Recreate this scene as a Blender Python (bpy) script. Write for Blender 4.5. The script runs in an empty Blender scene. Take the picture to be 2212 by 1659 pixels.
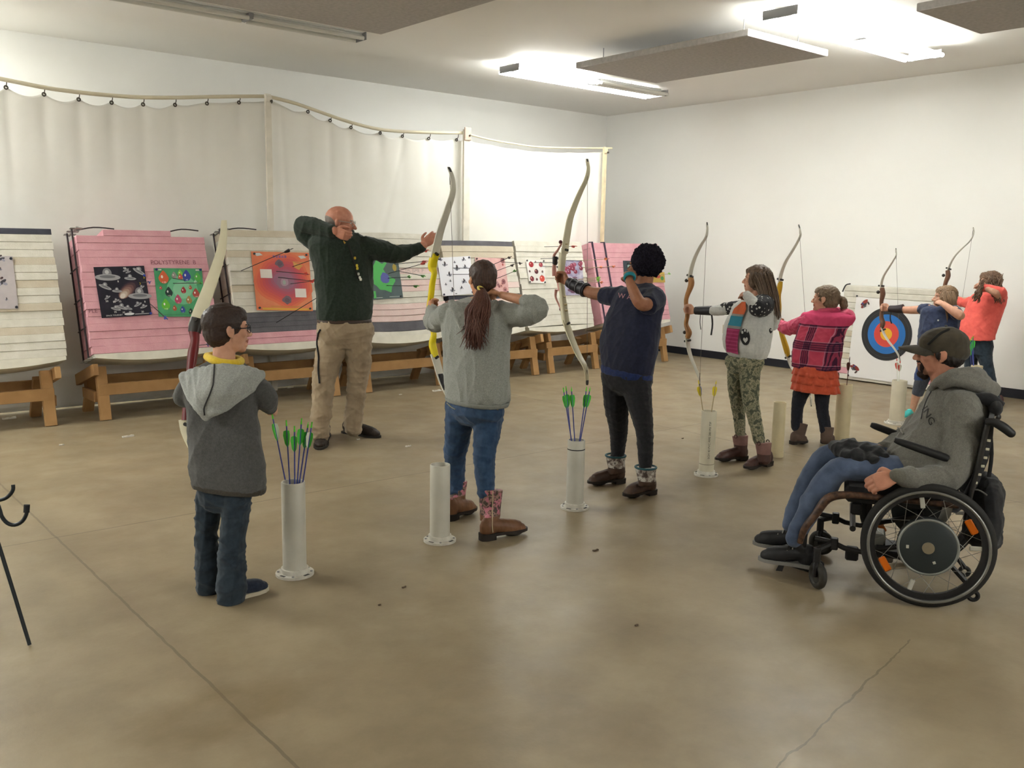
import bpy, math, random
import numpy as np
from mathutils import Vector as V, Matrix as M, Quaternion as Q
from mathutils.bvhtree import BVHTree
PI = math.pi
random.seed(7)
SC = bpy.context.scene
COL = SC.collection

# ------------------------------------------------------------------ camera, world, exposure
YAW, PIT, ROLL, FPX, CAMZ = math.radians(40.09), math.radians(-8.79), math.radians(1.0), 1984.0, 1.6
IW, IH = 2212, 1659
FW = V((math.sin(YAW)*math.cos(PIT), math.cos(YAW)*math.cos(PIT), math.sin(PIT)))
_r = V((math.cos(YAW), -math.sin(YAW), 0)); _u = _r.cross(FW)
RT = _r*math.cos(ROLL) + _u*math.sin(ROLL)
UP = _u*math.cos(ROLL) - _r*math.sin(ROLL)
CAM = V((0, 0, CAMZ))
cd = bpy.data.cameras.new('camera'); cam = bpy.data.objects.new('camera', cd); COL.objects.link(cam)
cd.sensor_fit = 'HORIZONTAL'; cd.sensor_width = 36; cd.lens = FPX/IW*36; cd.clip_start = .05; cd.clip_end = 100
cam.matrix_world = M(((RT.x, UP.x, -FW.x, 0), (RT.y, UP.y, -FW.y, 0), (RT.z, UP.z, -FW.z, CAMZ), (0, 0, 0, 1)))
SC.camera = cam
w = bpy.data.worlds.new('world'); SC.world = w; w.use_nodes = True
w.node_tree.nodes['Background'].inputs[0].default_value = (.8, .85, 1, 1)
w.node_tree.nodes['Background'].inputs[1].default_value = .1
SC.view_settings.view_transform = 'Standard'; SC.view_settings.look = 'None'
SC.view_settings.exposure = 1.86; SC.view_settings.gamma = 1.0; SC.view_settings.use_curve_mapping = False
TUBE_LIGHT, FILL_LIGHT = 13.5, 18.5        # tube strength: lights in view, then the added fill lights out of view

# where a picture point lies in the room: at a depth, on the floor, or on a plane of the room
def ray(x, y): return FW + RT*((x-IW/2)/FPX) - UP*((y-IH/2)/FPX)
def P(x, y, d): return CAM + ray(x, y)*d
def G(x, y, z=0.0): r = ray(x, y); return CAM + r*((z-CAMZ)/r.z)
def onY(x, y, Y): r = ray(x, y); return CAM + r*(Y/r.y)
def onX(x, y, X): r = ray(x, y); return CAM + r*(X/r.x)
def onplane(x, y, p0, n): r = ray(x, y); return CAM + r*((p0-CAM).dot(n)/r.dot(n))
def depth(p): return (p-CAM).dot(FW)

# ------------------------------------------------------------------ materials
def lin(c):
    if isinstance(c, str):
        c = [int(c[i:i+2], 16)/255 for i in (0, 2, 4)]
    return tuple((x/12.92 if x <= .04045 else ((x+.055)/1.055)**2.4) for x in c[:3]) + (1,)
class NT:
    def __init__(s, name):
        s.m = bpy.data.materials.new(name); s.m.use_nodes = True
        s.t = s.m.node_tree; s.b = s.t.nodes['Principled BSDF']
    def n(s, typ, **kw):
        nd = s.t.nodes.new(typ)
        for k, v in kw.items():
            if k in nd.inputs.keys(): nd.inputs[k].default_value = v
            else: setattr(nd, k, v)
        return nd
    def l(s, a, b): s.t.links.new(a, b)
    def coord(s, kind='Object'): return s.n('ShaderNodeTexCoord').outputs[kind]
    def noise(s, scale, detail=3, vec=None, rough=.55):
        nd = s.n('ShaderNodeTexNoise'); nd.inputs['Scale'].default_value = scale; nd.inputs['Detail'].default_value = detail
        nd.inputs['Roughness'].default_value = rough
        s.l(vec if vec is not None else s.coord(), nd.inputs['Vector']); return nd.outputs['Fac']
    def ramp(s, fac, stops, interp='LINEAR'):
        r = s.n('ShaderNodeValToRGB'); r.color_ramp.interpolation = interp
        e = r.color_ramp.elements
        while len(e) < len(stops): e.new(.5)
        for k, (p, c) in zip(e, stops): k.position = p; k.color = lin(c)
        s.l(fac, r.inputs[0]); return r.outputs[0]
    def mix(s, fac, a, b, typ='MIX'):
        mx = s.n('ShaderNodeMix', data_type='RGBA', blend_type=typ)
        for k, x in ((0, fac), (6, a), (7, b)):
            if isinstance(x, (int, float)): mx.inputs[k].default_value = x
            elif isinstance(x, (str, tuple)): mx.inputs[k].default_value = lin(x)
            else: s.l(x, mx.inputs[k])
        return mx.outputs[2]
    def math(s, op, a, b=0.0):
        nd = s.n('ShaderNodeMath', operation=op)
        for k, x in ((0, a), (1, b)):
            if isinstance(x, (int, float)): nd.inputs[k].default_value = x
            else: s.l(x, nd.inputs[k])
        return nd.outputs[0]
    def color(s, x): s.l(x, s.b.inputs['Base Color']) if not isinstance(x, (str, tuple)) else setattr(s.b.inputs['Base Color'], 'default_value', lin(x))
    def bump(s, fac, dist=.002, strength=.6):
        bp = s.n('ShaderNodeBump'); bp.inputs['Distance'].default_value = dist; bp.inputs['Strength'].default_value = strength
        s.l(fac, bp.inputs['Height']); s.l(bp.outputs[0], s.b.inputs['Normal'])
MATS = {}
def mat(key, col, rough=.6, var=.0, vs=8.0, bs=0, bd=.002, metal=0.0, col2=None, sheen=0.0):
    if key in MATS: return MATS[key]
    t = NT(key); t.b.inputs['Roughness'].default_value = rough; t.b.inputs['Metallic'].default_value = metal
    t.b.inputs['Specular IOR Level'].default_value = .3
    if sheen: t.b.inputs['Sheen Weight'].default_value = sheen
    if var or col2:
        c = lin(col)
        if col2 is None:
            srgb = [int(col[i:i+2], 16)/255 for i in (0, 2, 4)]
            lo = tuple(max(0, x*(1-var)) for x in srgb); hi = tuple(min(1, x*(1+var)) for x in srgb)
        else: lo, hi = col, col2
        t.color(t.ramp(t.noise(vs, 4), [(.3, lo), (.7, hi)]))
    else: t.color(col)
    if bs: t.bump(t.noise(bs, 3), bd)
    MATS[key] = t.m; return t.m
def emis(key, col, strength):
    t = NT(key); t.color(col); t.b.inputs['Emission Color'].default_value = lin(col); t.b.inputs['Emission Strength'].default_value = strength
    MATS[key] = t.m; return t.m
def cloth(key, col, col2=None, vs=60, fine=700, bd=.0012, rough=.9, speck=0.0):
    "woven or knitted cloth: mottled colour and a fine thread bump"
    if key in MATS: return MATS[key]
    t = NT(key); t.b.inputs['Roughness'].default_value = rough; t.b.inputs['Specular IOR Level'].default_value = .15
    t.b.inputs['Sheen Weight'].default_value = .12; t.b.inputs['Sheen Roughness'].default_value = .6
    c2 = col2 or col
    base = t.ramp(t.noise(vs, 4), [(.33, col), (.67, c2)])
    if speck: base = t.mix(speck, base, t.ramp(t.noise(420, 2), [(.35, '303030'), (.65, 'ffffff')]), 'OVERLAY')
    t.color(base); t.bump(t.noise(fine*.5, 2), bd)
    MATS[key] = t.m; return t.m

# ------------------------------------------------------------------ geometry
def frame(z, x=None):
    z = V(z).normalized()
    if x is None: x = V((1, 0, 0)) if abs(z.x) < .8 else V((0, 1, 0))
    x = (x - z*x.dot(z)).normalized(); y = z.cross(x)
    return x, y, z
def crom(pts, sub):
    "catmull-rom resample of a list of tuples (any length)"
    a = [np.array(p, float) for p in pts]; n = len(a); out = []
    if n < 3 or sub < 2: 
        for i in range(n-1):
            for k in range(max(sub, 1)): out.append(a[i]+(a[i+1]-a[i])*k/max(sub, 1))
        return out+[a[-1]]
    for i in range(n-1):
        p0, p1, p2, p3 = a[max(i-1, 0)], a[i], a[i+1], a[min(i+2, n-1)]
        for k in range(sub):
            t = k/sub
            out.append(.5*(2*p1+(p2-p0)*t+(2*p0-5*p1+4*p2-p3)*t*t+(3*p1-p0-3*p2+p3)*t**3))
    return out+[a[-1]]
class MB:
    def __init__(s): s.v, s.f, s.m = [], [], []
    def add(s, vs, fs, mi=0):
        o = len(s.v); s.v += [tuple(p) for p in vs]; s.f += [tuple(i+o for i in f) for f in fs]; s.m += [mi]*len(fs); return s
    def box(s, c, size, X=V((1, 0, 0)), Y=V((0, 1, 0)), Z=V((0, 0, 1)), mi=0, bev=0.0):
        c = V(c); h = [q/2 for q in size]
        if bev <= 0:
            vs = [c+X*h[0]*i+Y*h[1]*j+Z*h[2]*k for i in (-1, 1) for j in (-1, 1) for k in (-1, 1)]
            return s.add(vs, [(0, 1, 3, 2), (4, 6, 7, 5), (0, 4, 5, 1), (2, 3, 7, 6), (0, 2, 6, 4), (1, 5, 7, 3)], mi)
        b = min(bev, min(h)*.98); vs = []
        for i in (-1, 1):
            for j in (-1, 1):
                for k in (-1, 1):
                    vs += [c+X*h[0]*i+Y*(h[1]-b)*j+Z*(h[2]-b)*k, c+X*(h[0]-b)*i+Y*h[1]*j+Z*(h[2]-b)*k, c+X*(h[0]-b)*i+Y*(h[1]-b)*j+Z*h[2]*k]
        I = lambda i, j, k, a: ((i > 0)*4+(j > 0)*2+(k > 0))*3+a
        fs = []
        for q in (-1, 1):
            fs += [tuple(I(q, j, k, 0) for j, k in ((-1, -1), (1, -1), (1, 1), (-1, 1))), tuple(I(i, q, k, 1) for i, k in ((-1, -1), (1, -1), (1, 1), (-1, 1))), tuple(I(i, j, q, 2) for i, j in ((-1, -1), (1, -1), (1, 1), (-1, 1)))]
            for r in (-1, 1):
                fs += [(I(q, r, -1, 0), I(q, r, 1, 0), I(q, r, 1, 1), I(q, r, -1, 1)), (I(q, -1, r, 0), I(q, 1, r, 0), I(q, 1, r, 2), I(q, -1, r, 2)), (I(-1, q, r, 1), I(1, q, r, 1), I(1, q, r, 2), I(-1, q, r, 2))]
                for t in (-1, 1): fs.append((I(q, r, t, 0), I(q, r, t, 1), I(q, r, t, 2)))
        return s.add(vs, fs, mi)
    def beam(s, a, b, w, h, up=V((0, 0, 1)), mi=0, bev=0.0):
        "a straight board from a to b: w across, h along up"
        a, b = V(a), V(b); d = (b-a); z = d.normalized(); y = (V(up)-z*V(up).dot(z)).normalized(); x = y.cross(z)
        return s.box((a+b)/2, (w, h, d.length), x, y, z, mi, bev)
    def loft(s, rings, mi=0, cap=True):
        n = len(rings[0]); vs = [p for r in rings for p in r]; fs = []
        for i in range(len(rings)-1):
            for k in range(n): fs.append((i*n+k, i*n+(k+1) % n, (i+1)*n+(k+1) % n, (i+1)*n+k))
        if cap: fs += [tuple(range(n))[::-1], tuple((len(rings)-1)*n+k for k in range(n))]
        return s.add(vs, fs, mi)
    def tube(s, pts, rad, n=10, sub=1, mi=0, X=None, flat=1.0, cap=True, power=2.0):
        "swept tube through pts with a radius each; flat squashes the second axis"
        if not isinstance(rad, (list, tuple)): rad = [rad]*len(pts)
        q = crom([tuple(p)+(r,) for p, r in zip(pts, rad)], sub); c = [V(k[:3]) for k in q]; rr = [max(k[3], 1e-4) for k in q]
        rings = []; x = None
        for i, p in enumerate(c):
            t = (c[min(i+1, len(c)-1)]-c[max(i-1, 0)]).normalized()
            if X is not None: xx = V(X)
            elif x is None: xx = V((1, 0, 0)) if abs(t.x) < .8 else V((0, 1, 0))
            else: xx = x
            x = (xx-t*xx.dot(t)).normalized(); y = t.cross(x); ring = []
            for k in range(n):
                a = 2*PI*(k+.5)/n; ca, sa = math.cos(a), math.sin(a)
                if power != 2: ca, sa = math.copysign(abs(ca)**(2/power), ca), math.copysign(abs(sa)**(2/power), sa)
                ring.append(p+x*rr[i]*ca+y*rr[i]*flat*sa)
            rings.append(ring)
        return s.loft(rings, mi, cap)
    def ell(s, c, r, X=V((1, 0, 0)), Y=V((0, 1, 0)), Z=V((0, 0, 1)), n=14, mi=0):
        if not isinstance(r, (list, tuple)): r = (r, r, r)
        c = V(c); h = n//2; vs = [c+Z*r[2]]; fs = []
        for i in range(1, h):
            t = PI*i/h
            for k in range(n): a = 2*PI*k/n; vs.append(c+X*r[0]*math.sin(t)*math.cos(a)+Y*r[1]*math.sin(t)*math.sin(a)+Z*r[2]*math.cos(t))
        vs.append(c-Z*r[2]); e = len(vs)-1
        for k in range(n):
            fs.append((0, 1+k, 1+(k+1) % n)); fs.append((e, 1+(h-2)*n+(k+1) % n, 1+(h-2)*n+k))
            for i in range(h-2): fs.append((1+i*n+k, 1+(i+1)*n+k, 1+(i+1)*n+(k+1) % n, 1+i*n+(k+1) % n))
        return s.add(vs, fs, mi)
    def limb(s, pts, rad, n=14, sub=5, ends=True, X=None, flat=1.0):
        s.tube(pts, rad, n, sub, X=X, flat=flat)
        if ends:
            s.ell(pts[0], rad[0]); s.ell(pts[-1], rad[-1])
        return s
    def prism(s, poly, O, X, Y, th, mi=0):
        "outline poly (2d) in the plane O,X,Y with thickness th behind it"
        N = X.cross(Y).normalized(); n = len(poly)
        a = [O+X*p[0]+Y*p[1] for p in poly]; b = [p-N*th for p in a]
        return s.add(a+b, [tuple(range(n)), tuple(range(2*n-1, n-1, -1))]+[(k, n+k, n+(k+1) % n, (k+1) % n) for k in range(n)], mi)
    def ring(s, c, N, ro, ri, th, n=28, mi=0, X=None):
        x, y, z = frame(N, X); c = V(c); vs = []; fs = []
        for k in range(n):
            a = 2*PI*k/n; d = x*math.cos(a)+y*math.sin(a)
            vs += [c+d*ro-z*th/2, c+d*ro+z*th/2, c+d*ri+z*th/2, c+d*ri-z*th/2]
        for k in range(n):
            for j in range(4): fs.append((k*4+j, ((k+1) % n)*4+j, ((k+1) % n)*4+(j+1) % 4, k*4+(j+1) % 4))
        return s.add(vs, fs, mi)
    def torus(s, c, N, R, r, n=40, m=10, mi=0, flat=1.0):
        x, y, z = frame(N); c = V(c); vs = []; fs = []
        for k in range(n):
            a = 2*PI*k/n; d = x*math.cos(a)+y*math.sin(a)
            for j in range(m): b = 2*PI*j/m; vs.append(c+d*(R+r*math.cos(b))+z*r*flat*math.sin(b))
        for k in range(n):
            for j in range(m): fs.append((k*m+j, ((k+1) % n)*m+j, ((k+1) % n)*m+(j+1) % m, k*m+(j+1) % m))
        return s.add(vs, fs, mi)
    def cyl(s, a, b, r, n=16, mi=0, r2=None): return s.tube([V(a), V(b)], [r, r if r2 is None else r2], n, 1, mi)
    def mesh(s, name='m'):
        me = bpy.data.meshes.new(name); me.from_pydata(s.v, [], s.f); me.validate(); return me
    def build(s, name, mats, parent=None, smooth=40, local=False, **tags):
        off = V((0, 0, 0))
        if parent is not None and not local:
            r = parent
            while r.parent: r = r.parent
            off = V(r.location)
        me = bpy.data.meshes.new(name); me.from_pydata([V(p)-off for p in s.v] if off.length else s.v, [], s.f)
        for q in (mats if isinstance(mats, (list, tuple)) else [mats]): me.materials.append(q)
        if len(me.polygons) == len(s.m): me.polygons.foreach_set('material_index', s.m)
        return finish(name, me, parent, smooth, **tags)
def finish(name, me, parent=None, smooth=40, **tags):
    me.name = name
    if smooth:
        me.polygons.foreach_set('use_smooth', [True]*len(me.polygons))
        if smooth < 180 and hasattr(me, 'set_sharp_from_angle'): me.set_sharp_from_angle(angle=math.radians(smooth))
    me.update()
    o = bpy.data.objects.new(name, me); COL.objects.link(o)
    if parent is not None: o.parent = parent
    for k, v in tags.items(): o[k] = v
    return o
def thing(name, label, cat, loc=(0, 0, 0), rotz=0.0, group=None):
    o = bpy.data.objects.new(name, None); COL.objects.link(o); o.location = loc; o.rotation_euler = (0, 0, rotz); o.empty_display_size = .1
    return tag(o, label, cat, group)
def tag(o, label, cat, group=None):
    o['label'] = label; o['category'] = cat
    if group: o['group'] = group
    return o
def dup(root, label=None, group=None):
    r = root.copy(); COL.objects.link(r)
    if label: r['label'] = label
    if group: r['group'] = group
    for ch in root.children:
        c = ch.copy(); COL.objects.link(c); c.parent = r
        for g in ch.children:
            d = g.copy(); COL.objects.link(d); d.parent = c
    return r
TXT = {}
def text(st):
    "outline of a word as (verts, faces), cap height about .7"
    if st not in TXT:
        c = bpy.data.curves.new('t', 'FONT'); c.body = st; c.align_x = 'CENTER'; c.align_y = 'CENTER'; c.resolution_u = 3
        o = bpy.data.objects.new('t', c); COL.objects.link(o)
        me = bpy.data.meshes.new_from_object(o.evaluated_get(bpy.context.evaluated_depsgraph_get()))
        TXT[st] = ([(p.co.x, p.co.y) for p in me.vertices], [tuple(p.vertices) for p in me.polygons])
        bpy.data.objects.remove(o); bpy.data.curves.remove(c); bpy.data.meshes.remove(me)
    return TXT[st]
def solid(mb, voxel, smooth=5, parent_off=V((0, 0, 0))):
    "fuse overlapping closed shapes into one continuous surface"
    me = mb.mesh('tmp'); o = bpy.data.objects.new('tmp', me); COL.objects.link(o)
    r = o.modifiers.new('r', 'REMESH'); r.mode = 'VOXEL'; r.voxel_size = voxel; r.adaptivity = 0; r.use_smooth_shade = True
    if smooth: q = o.modifiers.new('s', 'SMOOTH'); q.factor = .5; q.iterations = smooth
    me2 = bpy.data.meshes.new_from_object(o.evaluated_get(bpy.context.evaluated_depsgraph_get()))
    bpy.data.objects.remove(o); bpy.data.meshes.remove(me)
    if parent_off.length: me2.transform(M.Translation(-parent_off))
    return me2
def coords(me):
    a = np.empty(len(me.vertices)*3, np.float32); me.vertices.foreach_get('co', a); return a.reshape(-1, 3)
def wrinkle(me, amp=.004, lam=.09, seed=0, stretch=(1, 1, .6), where=None):
    "cloth folds: displace along the normals by warped ridges"
    rng = np.random.RandomState(seed); co = coords(me)
    n = np.empty(len(me.vertices)*3, np.float32); me.vertex_normals.foreach_get('vector', n) if hasattr(me, 'vertex_normals') else me.vertices.foreach_get('normal', n)
    n = n.reshape(-1, 3); d = np.zeros(len(co)); st = np.array(stretch)
    for i in range(6):
        k = rng.normal(size=3); k = k/np.linalg.norm(k)*st*2*PI/(lam*(.6+1.1*rng.rand()))
        q = rng.normal(size=(3,)); q = q/np.linalg.norm(q)*2*PI/(lam*3)
        ph = rng.rand(2)*6.28
        d += (1-np.abs(np.sin(.5*(co@k)+ph[0]+1.6*np.sin(co@q+ph[1]))))**2-.3
    d *= amp/2.2
    if where is not None: d *= where(co)
    co = co+n*d[:, None]; me.vertices.foreach_set('co', co.astype(np.float32).ravel()); me.update(); return me
def regions(me, mats, funcs):
    "material slots by place: funcs take face centres and return a mask"
    for q in mats: me.materials.append(q)
    n = len(me.polygons); c = np.empty(n*3, np.float32); me.polygons.foreach_get('center', c); c = c.reshape(-1, 3)
    idx = np.zeros(n, np.int32)
    for k, fn in enumerate(funcs): idx[fn(c)] = k+1
    me.polygons.foreach_set('material_index', idx); return me
# ------------------------------------------------------------------ the hall
XR, YB, ZC, XL, YF = 10.64, 10.45, 3.57, -4.5, -3.5
t = NT('polished concrete'); b = t.b; b.inputs['Roughness'].default_value = .42; b.inputs['Specular IOR Level'].default_value = .16
c = t.coord(); base = t.ramp(t.noise(1.5, 7, c, .65), [(.25, '786b55'), (.5, '897b63'), (.75, '988b73')])
base = t.mix(t.math('MULTIPLY', t.noise(14, 5, c, .7), .15), base, '9c8f78')
st = t.ramp(t.noise(1.7, 5, c, .7), [(.50, '000000'), (.80, 'ffffff')]); base = t.mix(t.math('MULTIPLY', st, .22), base, '7d6547')
sp = t.n('ShaderNodeSeparateXYZ'); t.l(c, sp.inputs[0])
wob = t.math('MULTIPLY', t.math('SUBTRACT', t.noise(6, 3, c), .5), .02)
def joint(axis, at, wd, amt):
    global base
    d = t.math('ABSOLUTE', t.math('SUBTRACT', t.math('ADD', sp.outputs[axis], wob), at))
    base = t.mix(t.math('MULTIPLY', t.math('LESS_THAN', d, wd), amt), base, '4f4335')
for ax, at in ((0, 1.185), (1, 5.16), (0, 6.2), (1, .2), (0, -3.8)): joint(ax, at, .006, .55)
# the dark soiled band along one joint, and an old round stain
base = t.mix(t.math('MULTIPLY', t.ramp(t.noise(2.6, 5, c, .65), [(.42, '000000'), (.62, 'ffffff')]), .35), base, '6d604b')
d = t.math('ABSOLUTE', t.math('SUBTRACT', sp.outputs[0], 1.2))
base = t.mix(t.math('MULTIPLY', t.math('SMOOTH_MAX', 0, t.math('SUBTRACT', 1, t.math('MULTIPLY', d, 9))), t.math('MULTIPLY', t.noise(3, 4, c), .35)), base, '5d5140')
q = G(470, 1540); dx = t.math('SUBTRACT', sp.outputs[0], q.x); dy = t.math('SUBTRACT', sp.outputs[1], q.y)
rr = t.math('SQRT', t.math('ADD', t.math('MULTIPLY', dx, dx), t.math('MULTIPLY', dy, t.math('MULTIPLY', dy, 3))))
rr = t.math('ADD', rr, t.math('MULTIPLY', t.math('SUBTRACT', t.noise(9, 5, c), .5), .22))
base = t.mix(t.math('MULTIPLY', t.ramp(rr, [(.05, 'aaaaaa'), (.2, 'ffffff'), (.36, '000000')]), .35), base, '63502f')
def crack(x0, y0, x1, y1, wd=.004):
    global base
    L = math.hypot(x1-x0, y1-y0); ux, uy = (x1-x0)/L, (y1-y0)/L
    al = t.math('ADD', t.math('MULTIPLY', t.math('SUBTRACT', sp.outputs[0], x0), ux), t.math('MULTIPLY', t.math('SUBTRACT', sp.outputs[1], y0), uy))
    ac = t.math('ADD', t.math('ADD', t.math('MULTIPLY', t.math('SUBTRACT', sp.outputs[0], x0), -uy), t.math('MULTIPLY', t.math('SUBTRACT', sp.outputs[1], y0), ux)), t.math('MULTIPLY', wob, 3))
    on = t.math('MULTIPLY', t.math('LESS_THAN', t.math('ABSOLUTE', ac), wd), t.math('LESS_THAN', t.math('ABSOLUTE', t.math('SUBTRACT', al, L/2)), L/2)); base = t.mix(t.math('MULTIPLY', on, .5), base, '4f4335')
crack(3.6, 1.68, 1.9, 1.40); crack(5.4, 2.62, 7.5, 1.75); crack(6.25, 5.2, 6.19, 4.3)
t.color(base); t.l(t.ramp(t.noise(5, 4, c), [(.3, '9c9c9c'), (.7, 'b0b0b0')]), b.inputs['Roughness']); t.bump(t.noise(60, 3, c), .0015, .3)
FLOOR = t.m
def wallmat(key, a, bcol):
    t = NT(key); t.b.inputs['Roughness'].default_value = .75; t.b.inputs['Specular IOR Level'].default_value = .2
    c = t.coord(); base = t.ramp(t.noise(.5, 4, c), [(.3, a), (.7, bcol)])
    sc = t.ramp(t.noise(2.3, 8, c, .75), [(.68, '000000'), (.72, 'ffffff')]); base = t.mix(t.math('MULTIPLY', sc, .10), base, '9a948a')
    t.color(base); t.bump(t.noise(140, 3, c), .001, .4); return t.m
WALL = wallmat('white wall paint', 'e6e5e1', 'ecebe7'); CEIL = wallmat('ceiling paint', 'e9e7e2', 'eeece8')
def shell(name, pts, m): 
    return MB().add(pts, [(0, 1, 2, 3)]).build(name, m, smooth=0, kind='structure')
def slab(name, lo, hi, m):
    lo, hi = V(lo), V(hi); return MB().box((lo+hi)/2, hi-lo).build(name, m, smooth=0, kind='structure')
slab('floor', (XL-.2, YF-.2, -.2), (XR+.2, YB+.2, 0), FLOOR)
slab('ceiling', (XL-.2, YF-.2, ZC), (XR+.2, YB+.2, ZC+.2), CEIL)
slab('wall_back', (XL-.2, YB, 0), (XR+.2, YB+.2, ZC), WALL)
slab('wall_right', (XR, YF, 0), (XR+.2, YB, ZC), WALL)
slab('wall_left', (XL-.2, YF, 0), (XL, YB, ZC), WALL)
slab('wall_front', (XL-.2, YF-.2, 0), (XR+.2, YF, ZC), WALL)
BLACKV = mat('black vinyl', '23242b', .5)
m_ = MB(); m_.box((XR-.006, (YF+YB)/2, .052), (.012, YB-YF, .104), bev=.004); m_.build('baseboard_right', BLACKV, kind='structure')
m_ = MB(); m_.box(((XL+XR)/2, YB-.006, .052), (XR-XL-.03, .012, .104), bev=.004); m_.build('baseboard_back', BLACKV, kind='structure')
# outlet
PLATE = mat('almond plastic', 'cfc6ac', .4)
o = thing('wall_outlet', 'small almond outlet cover low on the bare white side wall', 'outlet', (XR-.01, 7.986, .434))
m_ = MB(); m_.box((XR-.004, 7.986, .434), (.008, .075, .118), bev=.003); m_.build('cover_plate', PLATE, o)
for dz in (-.025, .025):
    m_ = MB(); m_.box((XR-.009, 7.986, .434+dz), (.004, .034, .03), bev=.002); m_.build('socket', mat('socket plastic', 'b8af95', .4), o)

# ------------------------------------------------------------------ ceiling lights and hanging panels
HOUS = mat('white enamel', 'dcdcd8', .35); LIT = emis('lit tube', 'fcfefa', TUBE_LIGHT); LIT_FILL = emis('lit tube of added fill light', 'fcfefa', FILL_LIGHT); DIM = mat('unlit tube', 'd0cec8', .3)
METAL = mat('grey metal', '8a8a8c', .4, metal=.6)
def ceiling_light(x0, x1, y, z, lit, label, wide=.3, lm=None):
    L = x1-x0; o = thing('ceiling_light', label, 'ceiling light', ((x0+x1)/2, y, z), 0, 'fluorescent ceiling lights')
    m = MB(); cx = (x0+x1)/2
    prof = [(-.1, .04), (-.08, .06), (.08, .06), (.1, .04), (.05, .03), (0, .01), (-.05, .03)]
    m.loft([[V((xx, y+p[0]*wide/.42, z+p[1])) for p in prof] for xx in (x0, x1)]); m.build('reflector', HOUS, o, smooth=0)
    m = MB(); m.box((cx, y, z+.075), (L-.02, .13, .03), bev=.005); m.build('housing', HOUS, o)
    for k in (.2, .8):
        m = MB(); m.cyl((x0+L*k, y, z+.085), (x0+L*k, y, ZC+.002), .008, 8); m.build('hanger', METAL, o)
    for xx in (x0, x1):
        m = MB(); m.box((xx, y, z+.035), (.012, wide+.03, .075), bev=.003); m.build('end_cap', METAL, o)
    m = MB(); m.box((cx, y, z+.03), (.05, wide+.03, .05), bev=.004); m.build('centre_clip', METAL, o)
    k = 0
    for dy in (-wide/2, wide/2):
        for sd in (0, 1):
            a, b_ = x0+.02+sd*(L/2), x0+L/2-.02+sd*(L/2)
            for e in ((-.035, .035) if wide > .2 else (0,)):
                m = MB(); m.cyl((a, y+dy+e, z+.012), (b_, y+dy+e, z+.012), .019, 14); m.build('tube', (lm or LIT) if lit[k] else DIM, o)
            k += 1
    return o
ceiling_light(6.66, 9.10, 8.05, 3.44, (1, 0, 1, 1), 'lit ceiling light nearer the back wall with one dark tube')
ceiling_light(6.66, 9.10, 4.62, 3.44, (1, 1, 1, 1), 'fully lit ceiling light at the end of the middle hanging panel')
ceiling_light(2.50, 4.83, 8.10, 3.50, (0, 0, 0, 0), 'unlit strip light over the white curtain', .16)
for x, y, z in ((-1.75, 8.2, 3.1), (-1.2, 9.6, 3.4), (-4.3, 4.2, 2.8), (3.2, -2.6, 2.7)):  # unseen ceiling lights, added to brighten the back wall, ceiling and people
    ceiling_light(x, x+2.44, y, z, (1, 1, 1, 1), 'added lit ceiling light outside the view, for fill', lm=LIT_FILL)
PANEL = mat('grey acoustic panel', 'b2aeab', .95, .05, 30, 200, .003)
def panel(x0, x1, y0, y1, label, z0=3.37, z1=3.43):
    o = thing('ceiling_baffle', label, 'ceiling panel', ((x0+x1)/2, (y0+y1)/2, z0), 0, 'grey panels hung below the ceiling')
    m = MB(); m.box(((x0+x1)/2, (y0+y1)/2, (z0+z1)/2), (x1-x0, y1-y0, z1-z0), bev=.006); m.build('board', PANEL, o)
    for x in (x0+.2, x1-.2):
        for y in (y0+.2, y1-.2):
            m = MB(); m.cyl((x, y, z1), (x, y, ZC+.002), .005, 6); m.build('hanger_wire', METAL, o)
panel(2.0, 4.49, 4.8, 7.19, 'large dark grey ceiling panel beside the unlit strip light')
panel(6.77, 8.01, 5.0, 7.12, 'grey ceiling panel hung between the two lit lights')
panel(6.98, 8.08, 1.2, 3.64, 'grey ceiling panel beyond the fully lit light, close to the side wall')

# ------------------------------------------------------------------ curtain, pole and posts
CY = 9.08
t = NT('white curtain cloth'); t.b.inputs['Roughness'].default_value = .85; t.b.inputs['Specular IOR Level'].default_value = .15
c = t.coord(); t.color(t.ramp(t.noise(.8, 6, c, .65), [(.25, 'dcd9d1'), (.5, 'e1dfd8'), (.8, 'e6e4de')])); t.bump(t.noise(500, 2, c), .001, .5); CURT = t.m
pole_px = [(-40, 164), (0, 170), (120, 193), (250, 207), (350, 211), (460, 209), (565, 208), (590, 211), (640, 224), (700, 245), (760, 265), (830, 281), (920, 286), (1003, 287), (1016, 291), (1060, 302), (1120, 312), (1170, 318), (1260, 320), (1322, 320)]
m_ = MB(); m_.tube([V((-1.6, CY-.055, 3.02)), V((-.4, CY-.055, 2.96)), V((.9, CY-.055, 2.98))]+[onY(x, y, CY-.055) for x, y in pole_px[1:14]], .018, 10, 3); m_.build('curtain_pole', mat('cream plastic pipe', 'cfc6ae', .5), smooth=60, label='long sagging cream plastic curtain pole above the white curtain', category='curtain pole')
m_ = MB(); m_.tube([onY(x, y, CY-.055) for x, y in pole_px[13:]], .011, 10, 3); m_.build('curtain_rope', mat('cream cord', 'cdc4a4', .6), smooth=60, label='thin cream cord holding the last span of white curtain', category='rope')
gro = [(-30, 180), (12, 186), (94, 201), (169, 212), (240, 219), (308, 223), (377, 224), (446, 221), (515, 219), (584, 217), (664, 239), (712, 258), (757, 273), (820, 285), (868, 292), (925, 297), (985, 300), (1003, 300), (1060, 312), (1115, 321), (1170, 327), (1230, 329), (1285, 328), (1305, 326)]
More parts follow.
